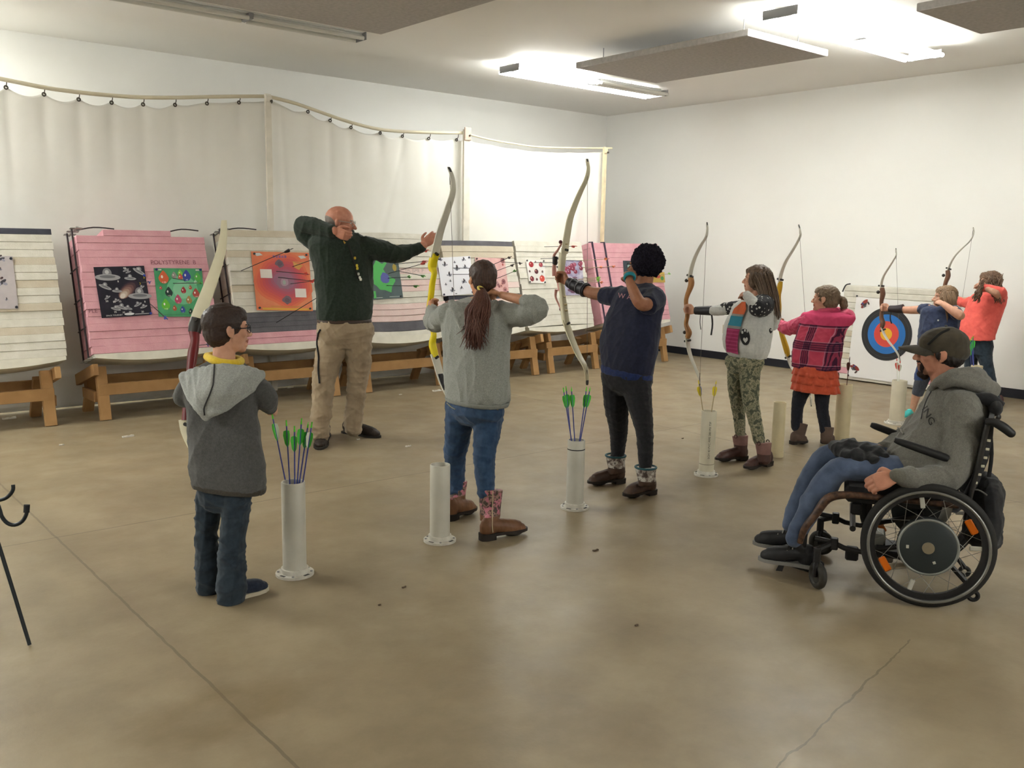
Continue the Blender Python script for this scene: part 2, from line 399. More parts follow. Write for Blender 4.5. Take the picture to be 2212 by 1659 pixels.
gp = [onY(x, y, CY) for x, y in gro]; gx = np.array([p.x for p in gp]); gz = np.array([p.z for p in gp])
NX, NZ = 520, 70; xs = np.linspace(-1.6, gx[-1], NX); top = np.interp(xs, gx, gz)
dist = np.array([min((x-a)*(b2-x)/(b2-a)**2*4 if a <= x <= b2 else 0 for a, b2 in [(gx[i], gx[i+1])]) if False else max([0]+[(x-gx[i])*(gx[i+1]-x)/(gx[i+1]-gx[i])**2*4 for i in range(len(gx)-1) if gx[i] <= x <= gx[i+1]]) for x in xs])
sagamt = np.interp(xs, [0, 3.2, 3.6, 4.4, 4.6, 6.0, 6.8, 9.3], [.06, .05, .012, .01, .05, .05, .02, .01]); top = top-dist*sagamt
rng = np.random.RandomState(3); vs = []
for j in range(NZ+1):
    v = (j/NZ)**1.15
    fold = (1-v)**4*.007*np.cos(PI*dist)+.002*np.sin(xs*4.1-v*5)+.01*np.sin(xs*1.1+1)*v
    fold += .010*np.exp(-((xs-(5.62+.35*(1-v)-.42*v))/.035)**2)+.010*np.exp(-((xs-(4.45+.12*v))/.03)**2)-.012*np.exp(-((xs-(8.9-.5*v))/.06)**2)
    for i in range(NX): vs.append((xs[i], CY+fold[i], top[i]*(1-v)+.015*v))
fs = [(j*NX+i, j*NX+i+1, (j+1)*NX+i+1, (j+1)*NX+i) for j in range(NZ) for i in range(NX-1)]
curt = thing('backstop_curtain', 'long white cloth curtain hung behind the row of targets', 'curtain', (5, CY, 0))
cu = MB().add(vs, fs).build('cloth', CURT, curt, smooth=180)
sm = cu.modifiers.new('thick', 'SOLIDIFY'); sm.thickness = .004
GROM = mat('dark brass', '4a443c', .5, metal=.4)
for (x, y), p in zip(gro[1:17], gp[1:17]):
    m_ = MB(); m_.torus(p+V((0, -.012, -.012)), V((0, 1, 0)), .014, .006, 16, 8); m_.tube([p+V((0, -.02, -.01)), p+V((0, -.045, .02)), V((p.x, CY-.05, np.interp(p.x, [onY(a, b2, CY-.055).x for a, b2 in pole_px], [onY(a, b2, CY-.055).z for a, b2 in pole_px])))], .004, 6)
    m_.build('grommet', GROM, curt)
WOODW = mat('pale painted post', 'd8d2c4', .7, .04, 10); PLT = mat('pinkish wood block', 'b9a294', .7, .1, 20)
for (x, y), lab, wd, pm in (((578, 203), 'post top block where the curtain pole is highest', .06, mat('stained post', 'd6d0c3', .8, .04, 6)), ((1008, 280), 'curtain post with a brown block between the two lit spans', .09, WOODW), ((1307, 318), 'end post of the white curtain by the room corner', .05, mat('raw post', 'd3c5a4', .7, .05, 10))):
    p = onY(x, y, CY-.1); o = thing('curtain_post', lab, 'post', (p.x, CY-.1, 0), 0, 'posts carrying the curtain pole')
    m_ = MB(); m_.box((p.x, CY-.1, p.z/2), (wd, .03, p.z)); m_.build('post', pm, o)
    m_ = MB(); m_.box((p.x, CY-.124, p.z-.05), (wd*1.05, .018, .15 if wd > .06 else .06), bev=.004); m_.build('block', PLT if wd > .06 else pm, o)
    m_ = MB(); m_.cyl((p.x+.02, CY-.15, p.z-.07), (p.x+.02, CY-.084, p.z-.07), .012, 10); m_.build('bolt', GROM, o)

# ------------------------------------------------------------------ foam targets on wooden stands
def foam(key, a, b2): return mat(key, a, .85, col2=b2, vs=9, bs=90, bd=.004)
FW_, FP, FGR, FTAN, FBLK = foam('white foam', 'c9c5b8', 'd8d4c9'), foam('pink foam', 'cd969e', 'd8a5ad'), foam('grey foam', '57555a', '67656a'), foam('yellowed foam', 'bfb39e', 'c9c0ae'), foam('slate foam', '3c3d47', '494a54')
FLPK = foam('pale pink foam', 'd8bdb8', 'dcc8c2'); EDGE = mat('dirty joint', '8d8578', .9)
BS, BN = V((0, .27, .963)).normalized(), V((0, .963, -.27)).normalized()     # up the face, into the butt
B0 = V((0, 8.3, .585)); FN = -BN
def onface(x, y, off=0.0): return onplane(x, y, B0+FN*off, BN)
def butt(x0, x1, rows, label, depth_=.3, bow=0.0, seed=0, frame_=False, side=None):
    rg = random.Random(seed); o = thing('foam_target', label, 'archery target', ((x0+x1)/2, 8.3, .585), 0, 'foam targets on wooden stands')
    mats = [FW_, FP, FGR, FTAN, FBLK, FLPK, EDGE]; H = sum(r[0] for r in rows); s = 0; m = MB()
    for h, k, *cut in rows[::-1]:
        a, b2 = x0+rg.uniform(0, .012), x1-rg.uniform(0, .012)
        if cut: a, b2 = x0+cut[0]*(x1-x0), x0+cut[1]*(x1-x0)
        c = V((0, 8.3, .585))+BS*(s+h/2); j = rg.uniform(-.006, .006); NS = 6
        rings = []
        for q in range(NS+1):
            u = q/NS; xx = a+(b2-a)*u; bz = -bow*(1-(2*u-1)**2)*(1-1.5*s/H)
            cc = V((xx, c.y, c.z))+BS*bz
            e = min(.0025, h*.25); hh = h/2-.0005
            prof = [(j, -hh+e), (j+e, -hh), (depth_, -hh), (depth_, hh), (j+e, hh), (j, hh-e)]
            rings.append([cc+BN*pn+BS*ps for pn, ps in prof])
        m.loft(rings, k); s += h
    m.build('foam_stack', mats, o, smooth=0)
    bb = MB(); rings = []
    for q in range(11):
        u = q/10; xx = x0+.02+(x1-x0-.04)*u; cc = V((xx, 8.3, .585))-BS*(.012+(.045+bow*.3)*(1-(2*u-1)**2))
        rings.append([cc+BN*.01, cc+BN*depth_, cc+BN*depth_+BS*.06, cc+BN*.01+BS*.06] if False else [cc+BN*-.004-BS*.02, cc+BN*depth_-BS*.02, V((xx, 8.3, .585))+BN*depth_-BS*.001, V((xx, 8.3, .585))+BN*-.004-BS*.001])
    bb.loft(rings); bb.build('base_board', [mat('white base sheet', 'd2cec0', .6, .05, 5)], o, smooth=30)
    if frame_:
        ROD = mat('dark steel rod', '3a3436', .5, metal=.5); BRK = mat('galvanised bracket', 'b6b8b4', .4, metal=.5)
        O = V((0, 8.3, .585))
        for xx, sg in ((x0-.012, -1),):
            for dn in (.06, .22):
                q = MB(); q.cyl(V((xx, O.y, O.z))+BN*dn-BS*.03, V((xx, O.y, O.z))+BN*dn+BS*(H+.02), .008, 8); q.build('frame_rod', ROD, o)
            for ss in (H*.22, H*.45, H*.7):
                q = MB(); q.cyl(V((xx, O.y, O.z))+BN*.03+BS*ss, V((xx, O.y, O.z))+BN*.27+BS*ss, .006, 8); q.build('frame_rod', ROD, o)
            for ss in (-.03, H+.015):
                q = MB(); cc = V((xx+.03, O.y, O.z))+BN*.14+BS*ss
                for dn in (-.1, 0, .1): q.box(cc+BN*dn, (.10, .05, .006), V((1, 0, 0)), BN, BS, bev=.002)
                q.box(cc, (.02, .3, .012), V((1, 0, 0)), BN, BS); q.build('corner_bracket', BRK, o)
        for ss, a, b2 in ((H+.02, .02, .3), (H+.02, .72, .97)):
            q = MB(); q.tube([V((x0+(x1-x0)*a, O.y, O.z))+BN*.14+BS*ss, V((x0+(x1-x0)*(a+b2)/2, O.y, O.z))+BN*.1+BS*(ss+.025), V((x0+(x1-x0)*b2, O.y, O.z))+BN*.05+BS*ss], .006, 8, 4); q.build('tie_rod', ROD, o)
    return o
PINE = mat('pine board', 'a07a4e', .7, col2='b18a5c', vs=6, bs=120, bd=.001)
PINED = mat('darker pine board', '8a6640', .75, col2='9b7549', vs=6, bs=120, bd=.001)  # darker pine for rear legs, rear rail, braces and one bearer
def stand(x0, x1, label):
    o = thing('target_stand', label, 'stand', ((x0+x1)/2, 8.5, 0), 0, 'wooden stands under the foam targets')
    for k, xx in enumerate((x0, x1)):
        sg = 1 if k else -1
        m = MB(); m.beam((xx, 8.30, 0), (xx, 8.40, .46), .09, .05, (0, -1, .2), bev=.003); m.build('leg', PINE, o)
        m = MB(); m.beam((xx, 8.84, 0), (xx, 8.64, .37), .09, .05, (0, 1, .2), bev=.003); m.build('leg', PINED, o)
        m = MB(); e = V((xx+sg*.07, 8.3, .447)); m.beam(e+BN*-.03, e+BN*.56, .045, .1, BS, bev=.003); m.build('bearer', PINE if k else PINED, o)
        m = MB(); m.beam((xx+sg*.05, 8.37, .2), (xx+sg*.05, 8.72, .2), .04, .09, bev=.003); m.build('brace', PINED, o)
    for y, z, mm, d in ((8.37, .265, PINE, -.03), (8.70, .29, PINED, .03)):
        m = MB(); m.beam((x0-.045, y+d, z), (x1+.045, y+d, z), .04, .1, bev=.003); m.build('rail', mm, o)
W, Pk, Gr, Tn, Bk, Lp = 0, 1, 2, 3, 4, 5
def rows(s, h=.0655): return [(h, k) for k in s]
butt(.93, 2.085, [(.05, Bk)]+rows([W, W, W, Tn, W, W, Tn, W, W, Tn, W, W, Tn, W, W, W]), 'white foam target with a slate top strip, next to the pink target with two posters', seed=1)
butt(2.27, 3.41, [(.055, Pk, .2, .72)]+rows([Pk]*16), 'pink foam target in a rod frame with black and green posters', frame_=True, seed=2)
butt(3.60, 4.80, rows([Tn, W, W, Tn, W, W, W, W, Tn, W, W, W], .068)+rows([Gr, Gr, Gr, Gr], .05)+rows([Pk, Pk], .056), 'white foam target with dark grey strips low down and an orange poster', frame_=True, seed=3)
butt(4.87, 6.06, rows([W, W, Tn, W, W, W, Lp, W, Lp, Lp, W, W, Lp, Lp, Lp], .063)+[(.10, Gr), (.075, W)], 'white and pale pink foam target with one wide dark strip, behind the man', bow=.03, seed=4)
butt(6.12, 7.19, [(.06, Gr)]+rows([Tn, Tn, W, W, W, W, Lp, W], .072)+[(.05, Bk)]+rows([Lp, W, Lp, W, W, W], .062), 'white foam target with a grey top strip, two pale posters and a black ledge', bow=.01, seed=5)
butt(7.215, 8.35, rows([W]*12+[W]*4, .067), 'all white foam target with apple and berry posters', bow=-.012, seed=6)
gt = butt(8.49, 9.83, rows([Pk]*16, .0665), 'pink foam target bound with two dark straps near the room corner', seed=7, depth_=.36)
for u in (.035, .20):
    m_ = MB(); xx = 8.49+u*1.34; O = V((xx, 8.3, .585)); m_.tube([O+BN*-.012, O+BN*-.012+BS*1.07, O+BN*.05+BS*1.075], .012, 6); m_.build('strap', mat('dark strap', '3b3140', .8), gt)
for a, b2, lab in ((.98, 1.92, 'wooden stand under the white target with a slate top strip'), (2.36, 3.33, 'wooden stand under the pink target with two posters'), (3.72, 4.62, 'wooden stand under the target with the orange poster'), (5.0, 5.94, 'wooden stand under the target behind the man'), (6.32, 7.36, 'wooden stand below the target with a black ledge'), (7.62, 8.40, 'wooden stand under the all white target'), (8.66, 9.75, 'wooden stand under the strapped pink target')):
    stand(a, b2, lab)

# ------------------------------------------------------------------ posters
PM = {}
def pm(c): 
    if c not in PM: PM[c] = mat('print '+c, c, .55)
    return PM[c]
class Poster:
    def __init__(s, name, label, cat, px, base, to3=None, group='posters pinned on the foam targets', edge=None):
        f3 = to3 or (lambda x, y: onface(x, y, .012))
        s.c = [f3(*p) for p in px]; a, b2, c, d = s.c; s.N = (b2-a).cross(d-a).normalized()
        if s.N.dot(CAM-a) < 0: s.N = -s.N
        s.mb = MB(); s.pal = []; s.lay = 1
        s.o = thing(name, label, cat, (a+c)/2, 0, group)
        m = MB(); q = [p for p in s.c]; back = [p-s.N*.0025 for p in q]
        m.add(q+back, [(0, 1, 2, 3), (7, 6, 5, 4)]+[(k, 4+k, 4+(k+1) % 4, (k+1) % 4) for k in range(4)]); m.build('sheet', base if not isinstance(base, str) else pm(base), s.o, smooth=0)
        s.w = (b2-a).length; s.h = (d-a).length
    def at(s, u, v, l=0): a, b2, c, d = s.c; return (a*(1-u)+b2*u)*(1-v)+(d*(1-u)+c*u)*v+s.N*(.0008*l)
    def mi(s, c):
        if c not in s.pal: s.pal.append(c)
        return s.pal.index(c)
    def poly(s, pts, c):
        q = [s.at(u, v, s.lay) for u, v in pts]
        n = (q[1]-q[0]).cross(q[2]-q[0])
        if n.dot(s.N) < 0: q = q[::-1]
        s.mb.add(q, [tuple(range(len(q)))], s.mi(c)); s.lay += .02
    def el(s, u, v, ru, rv, c, rot=0.0, n=20, f=None):
        pts = []
        for k in range(n):
            a = 2*PI*k/n; x, y = ru*math.cos(a), rv*math.sin(a)
            if f: x, y = f(x, y)
            pts.append((u+(x*math.cos(rot)-y*math.sin(rot)*s.h/s.w), v+(x*math.sin(rot)*s.w/s.h+y*math.cos(rot))))
        s.poly(pts, c)
    def rect(s, u0, v0, u1, v1, c): s.poly([(u0, v0), (u1, v0), (u1, v1), (u0, v1)], c)
    def word(s, st, u, v, size, c, rot=0):
        vs, fs = text(st); ca, sa = math.cos(rot), math.sin(rot); a = s.w/s.h
        s.mb.add([s.at(u+size*(x*ca-y*sa), v-size*a*(x*sa+y*ca), s.lay) for x, y in vs], fs, s.mi(c)); s.lay += .05
    def pins(s, c='2c2c34', at=((.05, .04), (.95, .04), (.95, .96), (.05, .96))):
        for u, v in at:
            m = MB(); p = s.at(u, v, 1); m.cyl(p, p+s.N*.008, .011, 10); m.build('pin', pm(c), s.o)
    def done(s):
        if s.mb.f: s.mb.build('print', [pm(c) for c in s.pal], s.o, smooth=0)
        return s.o
def rect_px(x0, y0, x1, y1, dx=0): return [(x0, y0), (x1, y0+2), (x1+dx, y1), (x0+dx, y1)]
def blob(r, n=9, seed=0, sq=1.0):
    g = random.Random(seed); return [(r*math.cos(2*PI*k/n)*g.uniform(.7, 1.1), r*sq*math.sin(2*PI*k/n)*g.uniform(.7, 1.1)) for k in range(n)]
# black poster of flying saucers
p = Poster('target_poster', 'black poster of grey flying saucers on the pink target', 'poster', [(202, 577), (311, 574), (328, 680), (220, 687)], mat('space print', '17161f', .5, col2='241f2e', vs=12))
def saucer(u, v, r, rot=0.0, c='9b9a9c'):
    p.el(u, v-r*.32, r*.36, r*.42, '7d7c80', rot); p.el(u, v, r, r*.26, c, rot); p.el(u, v-r*.05, r*.62, r*.12, '6c6b70', rot); p.el(u, v-r*.42, r*.16, r*.16, 'b8b7b8', rot)
for k in range(7): p.el(.60-.02*k, .47+.02*k, .26-.033*k, .12-.013*k, ('2e2230', '4a3338', '6a4a48', '86655c', 'a08676', 'b8a698', 'cfc6bc')[k], -.7)
for a in ((.24, .21, .25, .05), (.88, .12, .14, .6), (.68, .25, .12, .1), (.16, .40, .13, .45), (.38, .49, .10, .1), (.82, .61, .24, .05), (.30, .84, .10, .3), (.42, .82, .12, .35), (.54, .84, .09, .3), (.75, .78, .09, -.4), (.86, .83, .08, -.3), (.62, .08, .07, -.4), (.66, .12, .06, -.3), (.17, .61, .07, -.5), (.88, .44, .07, -.5), (.33, .68, .07, -.3)): saucer(*a)
for st, u, v in (('80', .60, .04), ('5', .85, .05), ('8', .43, .30), ('50', .15, .68), ('20', .29, .70), ('10', .40, .70), ('8', .90, .73), ('10', .44, .92), ('25', .28, .90), ('30', .57, .92), ('20', .82, .93)): p.word(st, u, v, .055, 'e4e2de')
p.word('3', .86, .36, .07, 'd9c23a'); p.word('5', .96, .24, .07, 'd9c23a'); p.word('SPACE TOURNEY', .25, .965, .042, 'd8d6d2'); p.el(.55, .955, .10, .026, 'cfcfcf'); p.rect(.66, .96, .95, .972, 'bdbdbd'); p.pins('2b3f9a', ((.97, .2), (.98, .97))); p.done()
# green poster of balloons
p = Poster('target_poster', 'green poster of coloured balloons on the pink target', 'poster', [(332, 579), (436, 580), (444, 684), (343, 684)], mat('green print', '3a8a5c', .5, col2='55a573', vs=5))
p.el(.55, .45, .33, .30, '6db58a'); p.el(.55, .45, .2, .18, '86c49d')
def drop(u, v, r, c, st=None):
    p.el(u, v, r, r*1.15, c, 0, 18, lambda x, y: (x*(1 if y > 0 else 1+.55*y/(r*1.15)), y*(1 if y > 0 else 1.25))); p.el(u-r*.3, v-r*.2, r*.2, r*.3, 'e6e2da')
    if st: p.word(st, u, v+r*.9, r*.5, 'efeae0')
for a in ((.18, .20, .105, 'c8603c', '+10'), (.66, .16, .09, '37489c', '+5'), (.40, .15, .055, '8f8f88'), (.53, .10, .05, '7fc24a'), (.53, .18, .05, 'c85a48'), (.89, .18, .07, '58b04c'), (.84, .29, .04, '8fc09a'), (.10, .41, .03, 'b0524c'), (.26, .50, .08, '2d3f3c', '+10'), (.57, .46, .055, 'a8383c', '+5'), (.72, .40, .035, 'b0523c'), (.83, .52, .075, 'a84840', '+10'), (.44, .65, .075, 'b84a6a', '+5'), (.67, .66, .065, 'a07e4c', '-5'), (.17, .76, .09, '66b83c', '+10'), (.35, .83, .045, 'a8563c'), (.52, .86, .055, '38509c', '+5'), (.69, .90, .05, '22382f', '+5'), (.86, .80, .06, 'a896b4')): drop(*a)
p.rect(.12, .955, .95, .965, '3f7d58'); p.rect(.03, .02, .15, .05, 'c9ccc4'); p.rect(.86, .02, .97, .05, 'c9ccc4'); p.pins('26336e', ((.96, .03), (.05, .03), (.96, .96))); p.done()
# orange asteroid poster
p = Poster('target_poster', 'orange poster of dark asteroids with two white patches', 'poster', [(542, 543), (667, 546), (676, 672), (555, 670)], mat('orange print', 'cf6a45', .5, col2='d98a5e', vs=4))
for k in range(8): p.el(.52, .48, .50-.045*k, .46-.045*k, ('d56b4a', 'cf5f49', 'c9564a', 'c14f50', 'b84c56', 'ab4f60', 'a0586c', '96637a')[k], .15, 26, lambda x, y: (x*(1+.08*math.sin(9*y)), y*(1+.08*math.sin(11*x))))
for u, v, r, sd in ((.47, .20, .085, 1), (.52, .52, .15, 2), (.55, .82, .09, 3)):
    p.poly([(u+x, v+y*.85) for x, y in blob(r, 11, sd)], '6d5a63' if sd != 2 else '8f6a7c'); p.poly([(u+x, v+y*.85) for x, y in blob(r*.6, 9, sd+5)], '5e4c56' if sd != 2 else 'a68795')
p.el(.52, .52, .03, .04, '9ba39a'); p.poly([(.70, .16), (.88, .22), (.80, .30), (.72, .26)], 'c9924c'); p.poly([(.66, .15), (.92, .17), (.86, .19)], 'c08a4c')
p.rect(.12, .30, .32, .45, 'ddd3cc'); p.rect(.70, .62, .90, .77, 'ddd3cc'); [p.rect(.36+.05*k, .055+.008*(k % 2), .395+.05*k, .10, '8a5a80') for k in range(5)]; p.rect(.25, .925, .8, .935, 'b8863c')
for a, b2 in ((.04, .02), (.80, .05)): p.poly([(a, b2+.01), (a+.1, b2), (a+.15, b2+.04), (a+.05, b2+.06)], 'c6cac6')
p.rect(.10, .955, .97, .99, 'd3a03c'); p.pins(); p.done()
# slate poster with a green ring
p = Poster('target_poster', 'slate poster with a bright green ring and blue centre behind the man', 'poster', [(786, 557), (859, 556), (871, 643), (797, 648)], mat('slate print', '3d4f52', .5, col2='50605f', vs=6))
p.poly([(.5+x, .46+y) for x, y in blob(.42, 16, 4)], '4fae58'); p.poly([(.80, .08), (.92, .02), (.98, .3), (.85, .55), (.6, .42), (.52, .28), (.66, .12)], '52605f'); p.poly([(.55+x, .5+y) for x, y in blob(.16, 9, 8)], '5a5fa6'); p.el(.86, .25, .06, .09, 'a8913c'); p.rect(.18, .957, .4, .966, 'bcc4c0'); p.rect(.15, .80, .22, .97, '4fae58'); p.rect(.6, .955, .9, .965, 'bcc4c0'); p.pins('222a2a', ((.9, .05), (.94, .96))); p.done()
# flies, cells, apples, berries
def bug(u, v, r, a): 
    p.el(u, v, r*.5, r, '3c3c44', a); p.el(u-r*.8, v+r*.3, r*.7, r*.3, '8c8c98', a+.5); p.el(u+r*.8, v+r*.3, r*.7, r*.3, '8c8c98', a-.5); p.el(u, v-r*.9, r*.35, r*.35, '4c3c3c', a)
p = Poster('target_poster', 'white poster of scattered flies on the target with a black ledge', 'poster', [(944, 557), (1016, 553), (1024, 634), (956, 640)], 'dcdce2')
for a in ((.20, .18, .06, .3), (.78, .08, .05, .8), (.55, .30, .07, .2), (.30, .45, .06, -.3), (.80, .28, .05, .4), (.30, .62, .03, 0), (.72, .66, .06, .9), (.50, .14, .03, 0), (.33, .86, .06, .4), (.15, .70, .03, 0), (.62, .82, .04, 1), (.10, .05, .04, 0)): bug(*a)
p.rect(.40, .955, .46, .975, '555'+'555'); p.pins('23233a'); p.done()
p = Poster('target_poster', 'pale pink poster of brown cells on the target with a black ledge', 'poster', [(1026, 556), (1090, 558), (1100, 634), (1036, 634)], mat('pink print', 'c99a98', .55, col2='d6b0aa', vs=10))
for k in range(26):
    g = random.Random(k); u, v, r = g.uniform(.06, .94), g.uniform(.06, .94), g.uniform(.03, .08); p.el(u, v, r, r*1.1, g.choice(['b07a78', '8c5a5c', 'c49088', 'b8605a', 'a88080'])); p.el(u, v, r*.4, r*.4, '6c4044')
p.pins('4a3a3c'); p.done()
p = Poster('target_poster', 'small white poster of red apples and pears on the all white target', 'poster', [(1136, 561), (1176, 562), (1179, 612), (1143, 611)], 'ddd9d4')
for u, v, r, c in ((.25, .20, .13, 'a83038'), (.78, .20, .11, '98404a'), (.50, .50, .11, '5a2c34'), (.2, .82, .12, '7c3038'), (.80, .80, .15, 'c8483c'), (.48, .84, .06, '54343c'), (.12, .5, .05, '5a4a4c'), (.84, .5, .05, '5a4a4c'), (.5, .08, .04, '84545c')):
    p.el(u, v, r, r*.95, c); p.el(u-r*.3, v-r*.3, r*.28, r*.25, 'd89a90'); p.rect(u-.012, v-r*1.15, u+.012, v-r*.7, '3c3028')
p.pins('4a4a4c'); p.done()
p = Poster('target_poster', 'purple poster of berries above clouds on the all white target', 'poster', [(1217, 562), (1257, 563), (1263, 637), (1222, 638)], mat('cloud print', '7d7696', .55, col2='b9b4c4', vs=14))
for k in range(16):
    g = random.Random(k+50); u, v = g.uniform(.05, .95), g.uniform(.06, .36); p.el(u, v, .10, .06, g.choice(['8a3c50', '7a3044', '9c5064'])); p.el(u-.03, v-.02, .03, .02, 'c08a9a')
p.rect(0, 0, 1, .02, '3f3a58')
for k in range(12): g = random.Random(k+90); p.el(g.uniform(.1, .9), g.uniform(.45, .95), .14, .04, g.choice(['c9c4d0', '6a4a5c', 'a89cae']))
p.done()
p = Poster('target_poster', 'dark blue green poster on the strapped pink target, mostly hidden', 'poster', [(1346, 563), (1384, 564), (1388, 612), (1350, 612)], mat('night print', '27303a', .5, col2='3c4a50', vs=16))
p.el(.35, .25, .16, .09, '8fb0a8'); p.el(.6, .4, .2, .12, 'b8b49c'); p.el(.4, .6, .18, .1, '5c8c8c'); p.done()
p = Poster('target_poster', 'yellow printed poster on the strapped pink target behind the curly head', 'poster', [(1405, 588), (1435, 588), (1437, 610), (1407, 610)], 'b89a4c'); p.el(.5, .4, .2, .2, 'a8483c'); p.el(.8, .6, .12, .2, '4c8c4c'); p.done()
p = Poster('target_poster', 'grey poster of small bugs on the target with a slate top', 'poster', [(-60, 552), (27, 553), (40, 667), (-45, 668)], mat('grey print', 'aaa2a4', .55, col2='b8b0b0', vs=8))
for a in ((.70, .06, .07, 1.2), (.66, .25, .03, 0), (.66, .50, .09, .9), (.72, .82, .03, .4), (.3, .3, .05, 1)): bug(*a)
p.pins('20242c', ((.95, .05), (.95, .97))); p.done()
# stencilled words on the foam itself
def stencil(st, px, size, c, targ):
    vs, fs = text(st); o3 = onface(*px, .0075); MB().add([o3+V((1, 0, 0))*x*size+BS*y*size for x, y in vs], fs).build('stencil', pm(c), targ, smooth=0)
ft = {o['label']: o for o in COL.objects if o.get('category') == 'archery target'}
pink = [o for l, o in ft.items() if 'black and green' in l][0]; dd = [o for l, o in ft.items() if 'behind the man' in l][0]
stencil('POLYSTYRENE  B', (375, 567), .055, '8c5560', pink); stencil('PLE', (201, 672), .05, '7c4a56', pink); stencil('TPL JSME  P', (895, 585), .05, '9c948c', dd)
# ------------------------------------------------------------------ arrows
def make_arrow(name, shaft, vane, nockc, label, group, L=.70, point=True):
    o = thing(name, label, 'arrow', (0, 0, 0), 0, group)
    m = MB(); m.cyl((0, 0, 0), (0, 0, L), .0034, 8); m.build('shaft', shaft, o, local=True)
    if point: m = MB(); m.cyl((0, 0, .03), (0, 0, 0), .0036, 8, r2=.0008); m.build('point', METAL, o, local=True)
    m = MB(); m.cyl((0, 0, L), (0, 0, L+.018), .0045, 8, r2=.003); m.box((0, 0, L+.022), (.002, .006, .012)); m.build('nock', nockc, o, local=True)
    for k in range(3):
        a = 2*PI*k/3+.4; X = V((math.cos(a), math.sin(a), 0)); m = MB()
        m.prism([(.003, L-.10), (.012, L-.085), (.019, L-.045), (.016, L-.025), (.003, L-.02)], X.cross(V((0, 0, 1)))*.0006, X, V((0, 0, 1)), .0014)
        m.build('vane', vane if not isinstance(vane, tuple) else vane[k], o, local=True, smooth=0)
    return o
def aim(o, a, b, roll=0.0):
    "lay the arrow from its point a toward its nock b"
    d = (b-a).normalized(); q = d.to_track_quat('Z', 'Y')@Q((0, 0, 1), roll)
    o.rotation_mode = 'XYZ'; o.location = a; o.rotation_euler = q.to_euler(); return o
GRN, WHT, RED_, YEL, BLU = mat('green vane', '49bb40', .5), mat('white vane', 'd9dccf', .5), mat('red vane', 'c8483c', .5), mat('yellow vane', 'd6c326', .5), mat('blue vane', '2e3f94', .5)
BSH = mat('blue arrow shaft', '3a4488', .35, col2='5058a0', vs=40); KSH = mat('black arrow shaft', '2c2a2e', .4); TSH = mat('tan arrow shaft', 'a89878', .5); RSH = mat('dark red arrow shaft', '5e3a32', .4)
GNK = mat('bright green nock', '55c832', .4); PNK_ = mat('salmon vane', 'd8907c', .5)
KINDS_ = {'green': (BSH, GRN, GNK), 'gw': (BSH, (GRN, WHT, GRN), GNK), 'kr': (KSH, RED_, RED_), 'kg': (KSH, mat('dark green vane', '4c8c3c', .5), GNK), 'kb': (KSH, BLU, BLU), 'k': (KSH, KSH, KSH), 'ty': (TSH, YEL, YEL), 'tyb': (TSH, (YEL, BLU, YEL), YEL), 'rk': (RSH, RSH, RSH), 'rw': (WHT, (RED_, WHT, RED_), RED_), 'to': (TSH, mat('orange vane', 'd8703c', .5), RED_), 'tg': (TSH, mat('lime vane', '7fd23a', .5), GNK)}
PROTO = {}
def arrow(kind, a, b, label, group, roll=0.0, L=None):
    key = (kind, group)
    L = (b-a).length if L is None else L
    key = (kind, 'stuck' in group)
    if key not in PROTO: o = PROTO[key] = make_arrow('arrow', *KINDS_[kind], label, group, point='stuck' not in group)
    else: o = dup(PROTO[key], label, group)
    o.scale = (1, 1, 1); aim(o, a, b, roll); return o
def flight(kind, tip, nock, targ, label, dist=.6, n=1):
    a = onface(*tip, .0105 if targ else 0); b = onY(*nock, a.y-dist)
    o = arrow(kind, a, b, label, 'arrows stuck in '+targ, random.uniform(0, 2)); L = (b-a).length; o.scale = (1, 1, L/.72); return o
C_, D_, E_, F_, G_, B_ = 'the orange poster target', 'the target behind the man', 'the target with a black ledge', 'the all white target', 'the strapped pink target', 'the pink framed target'
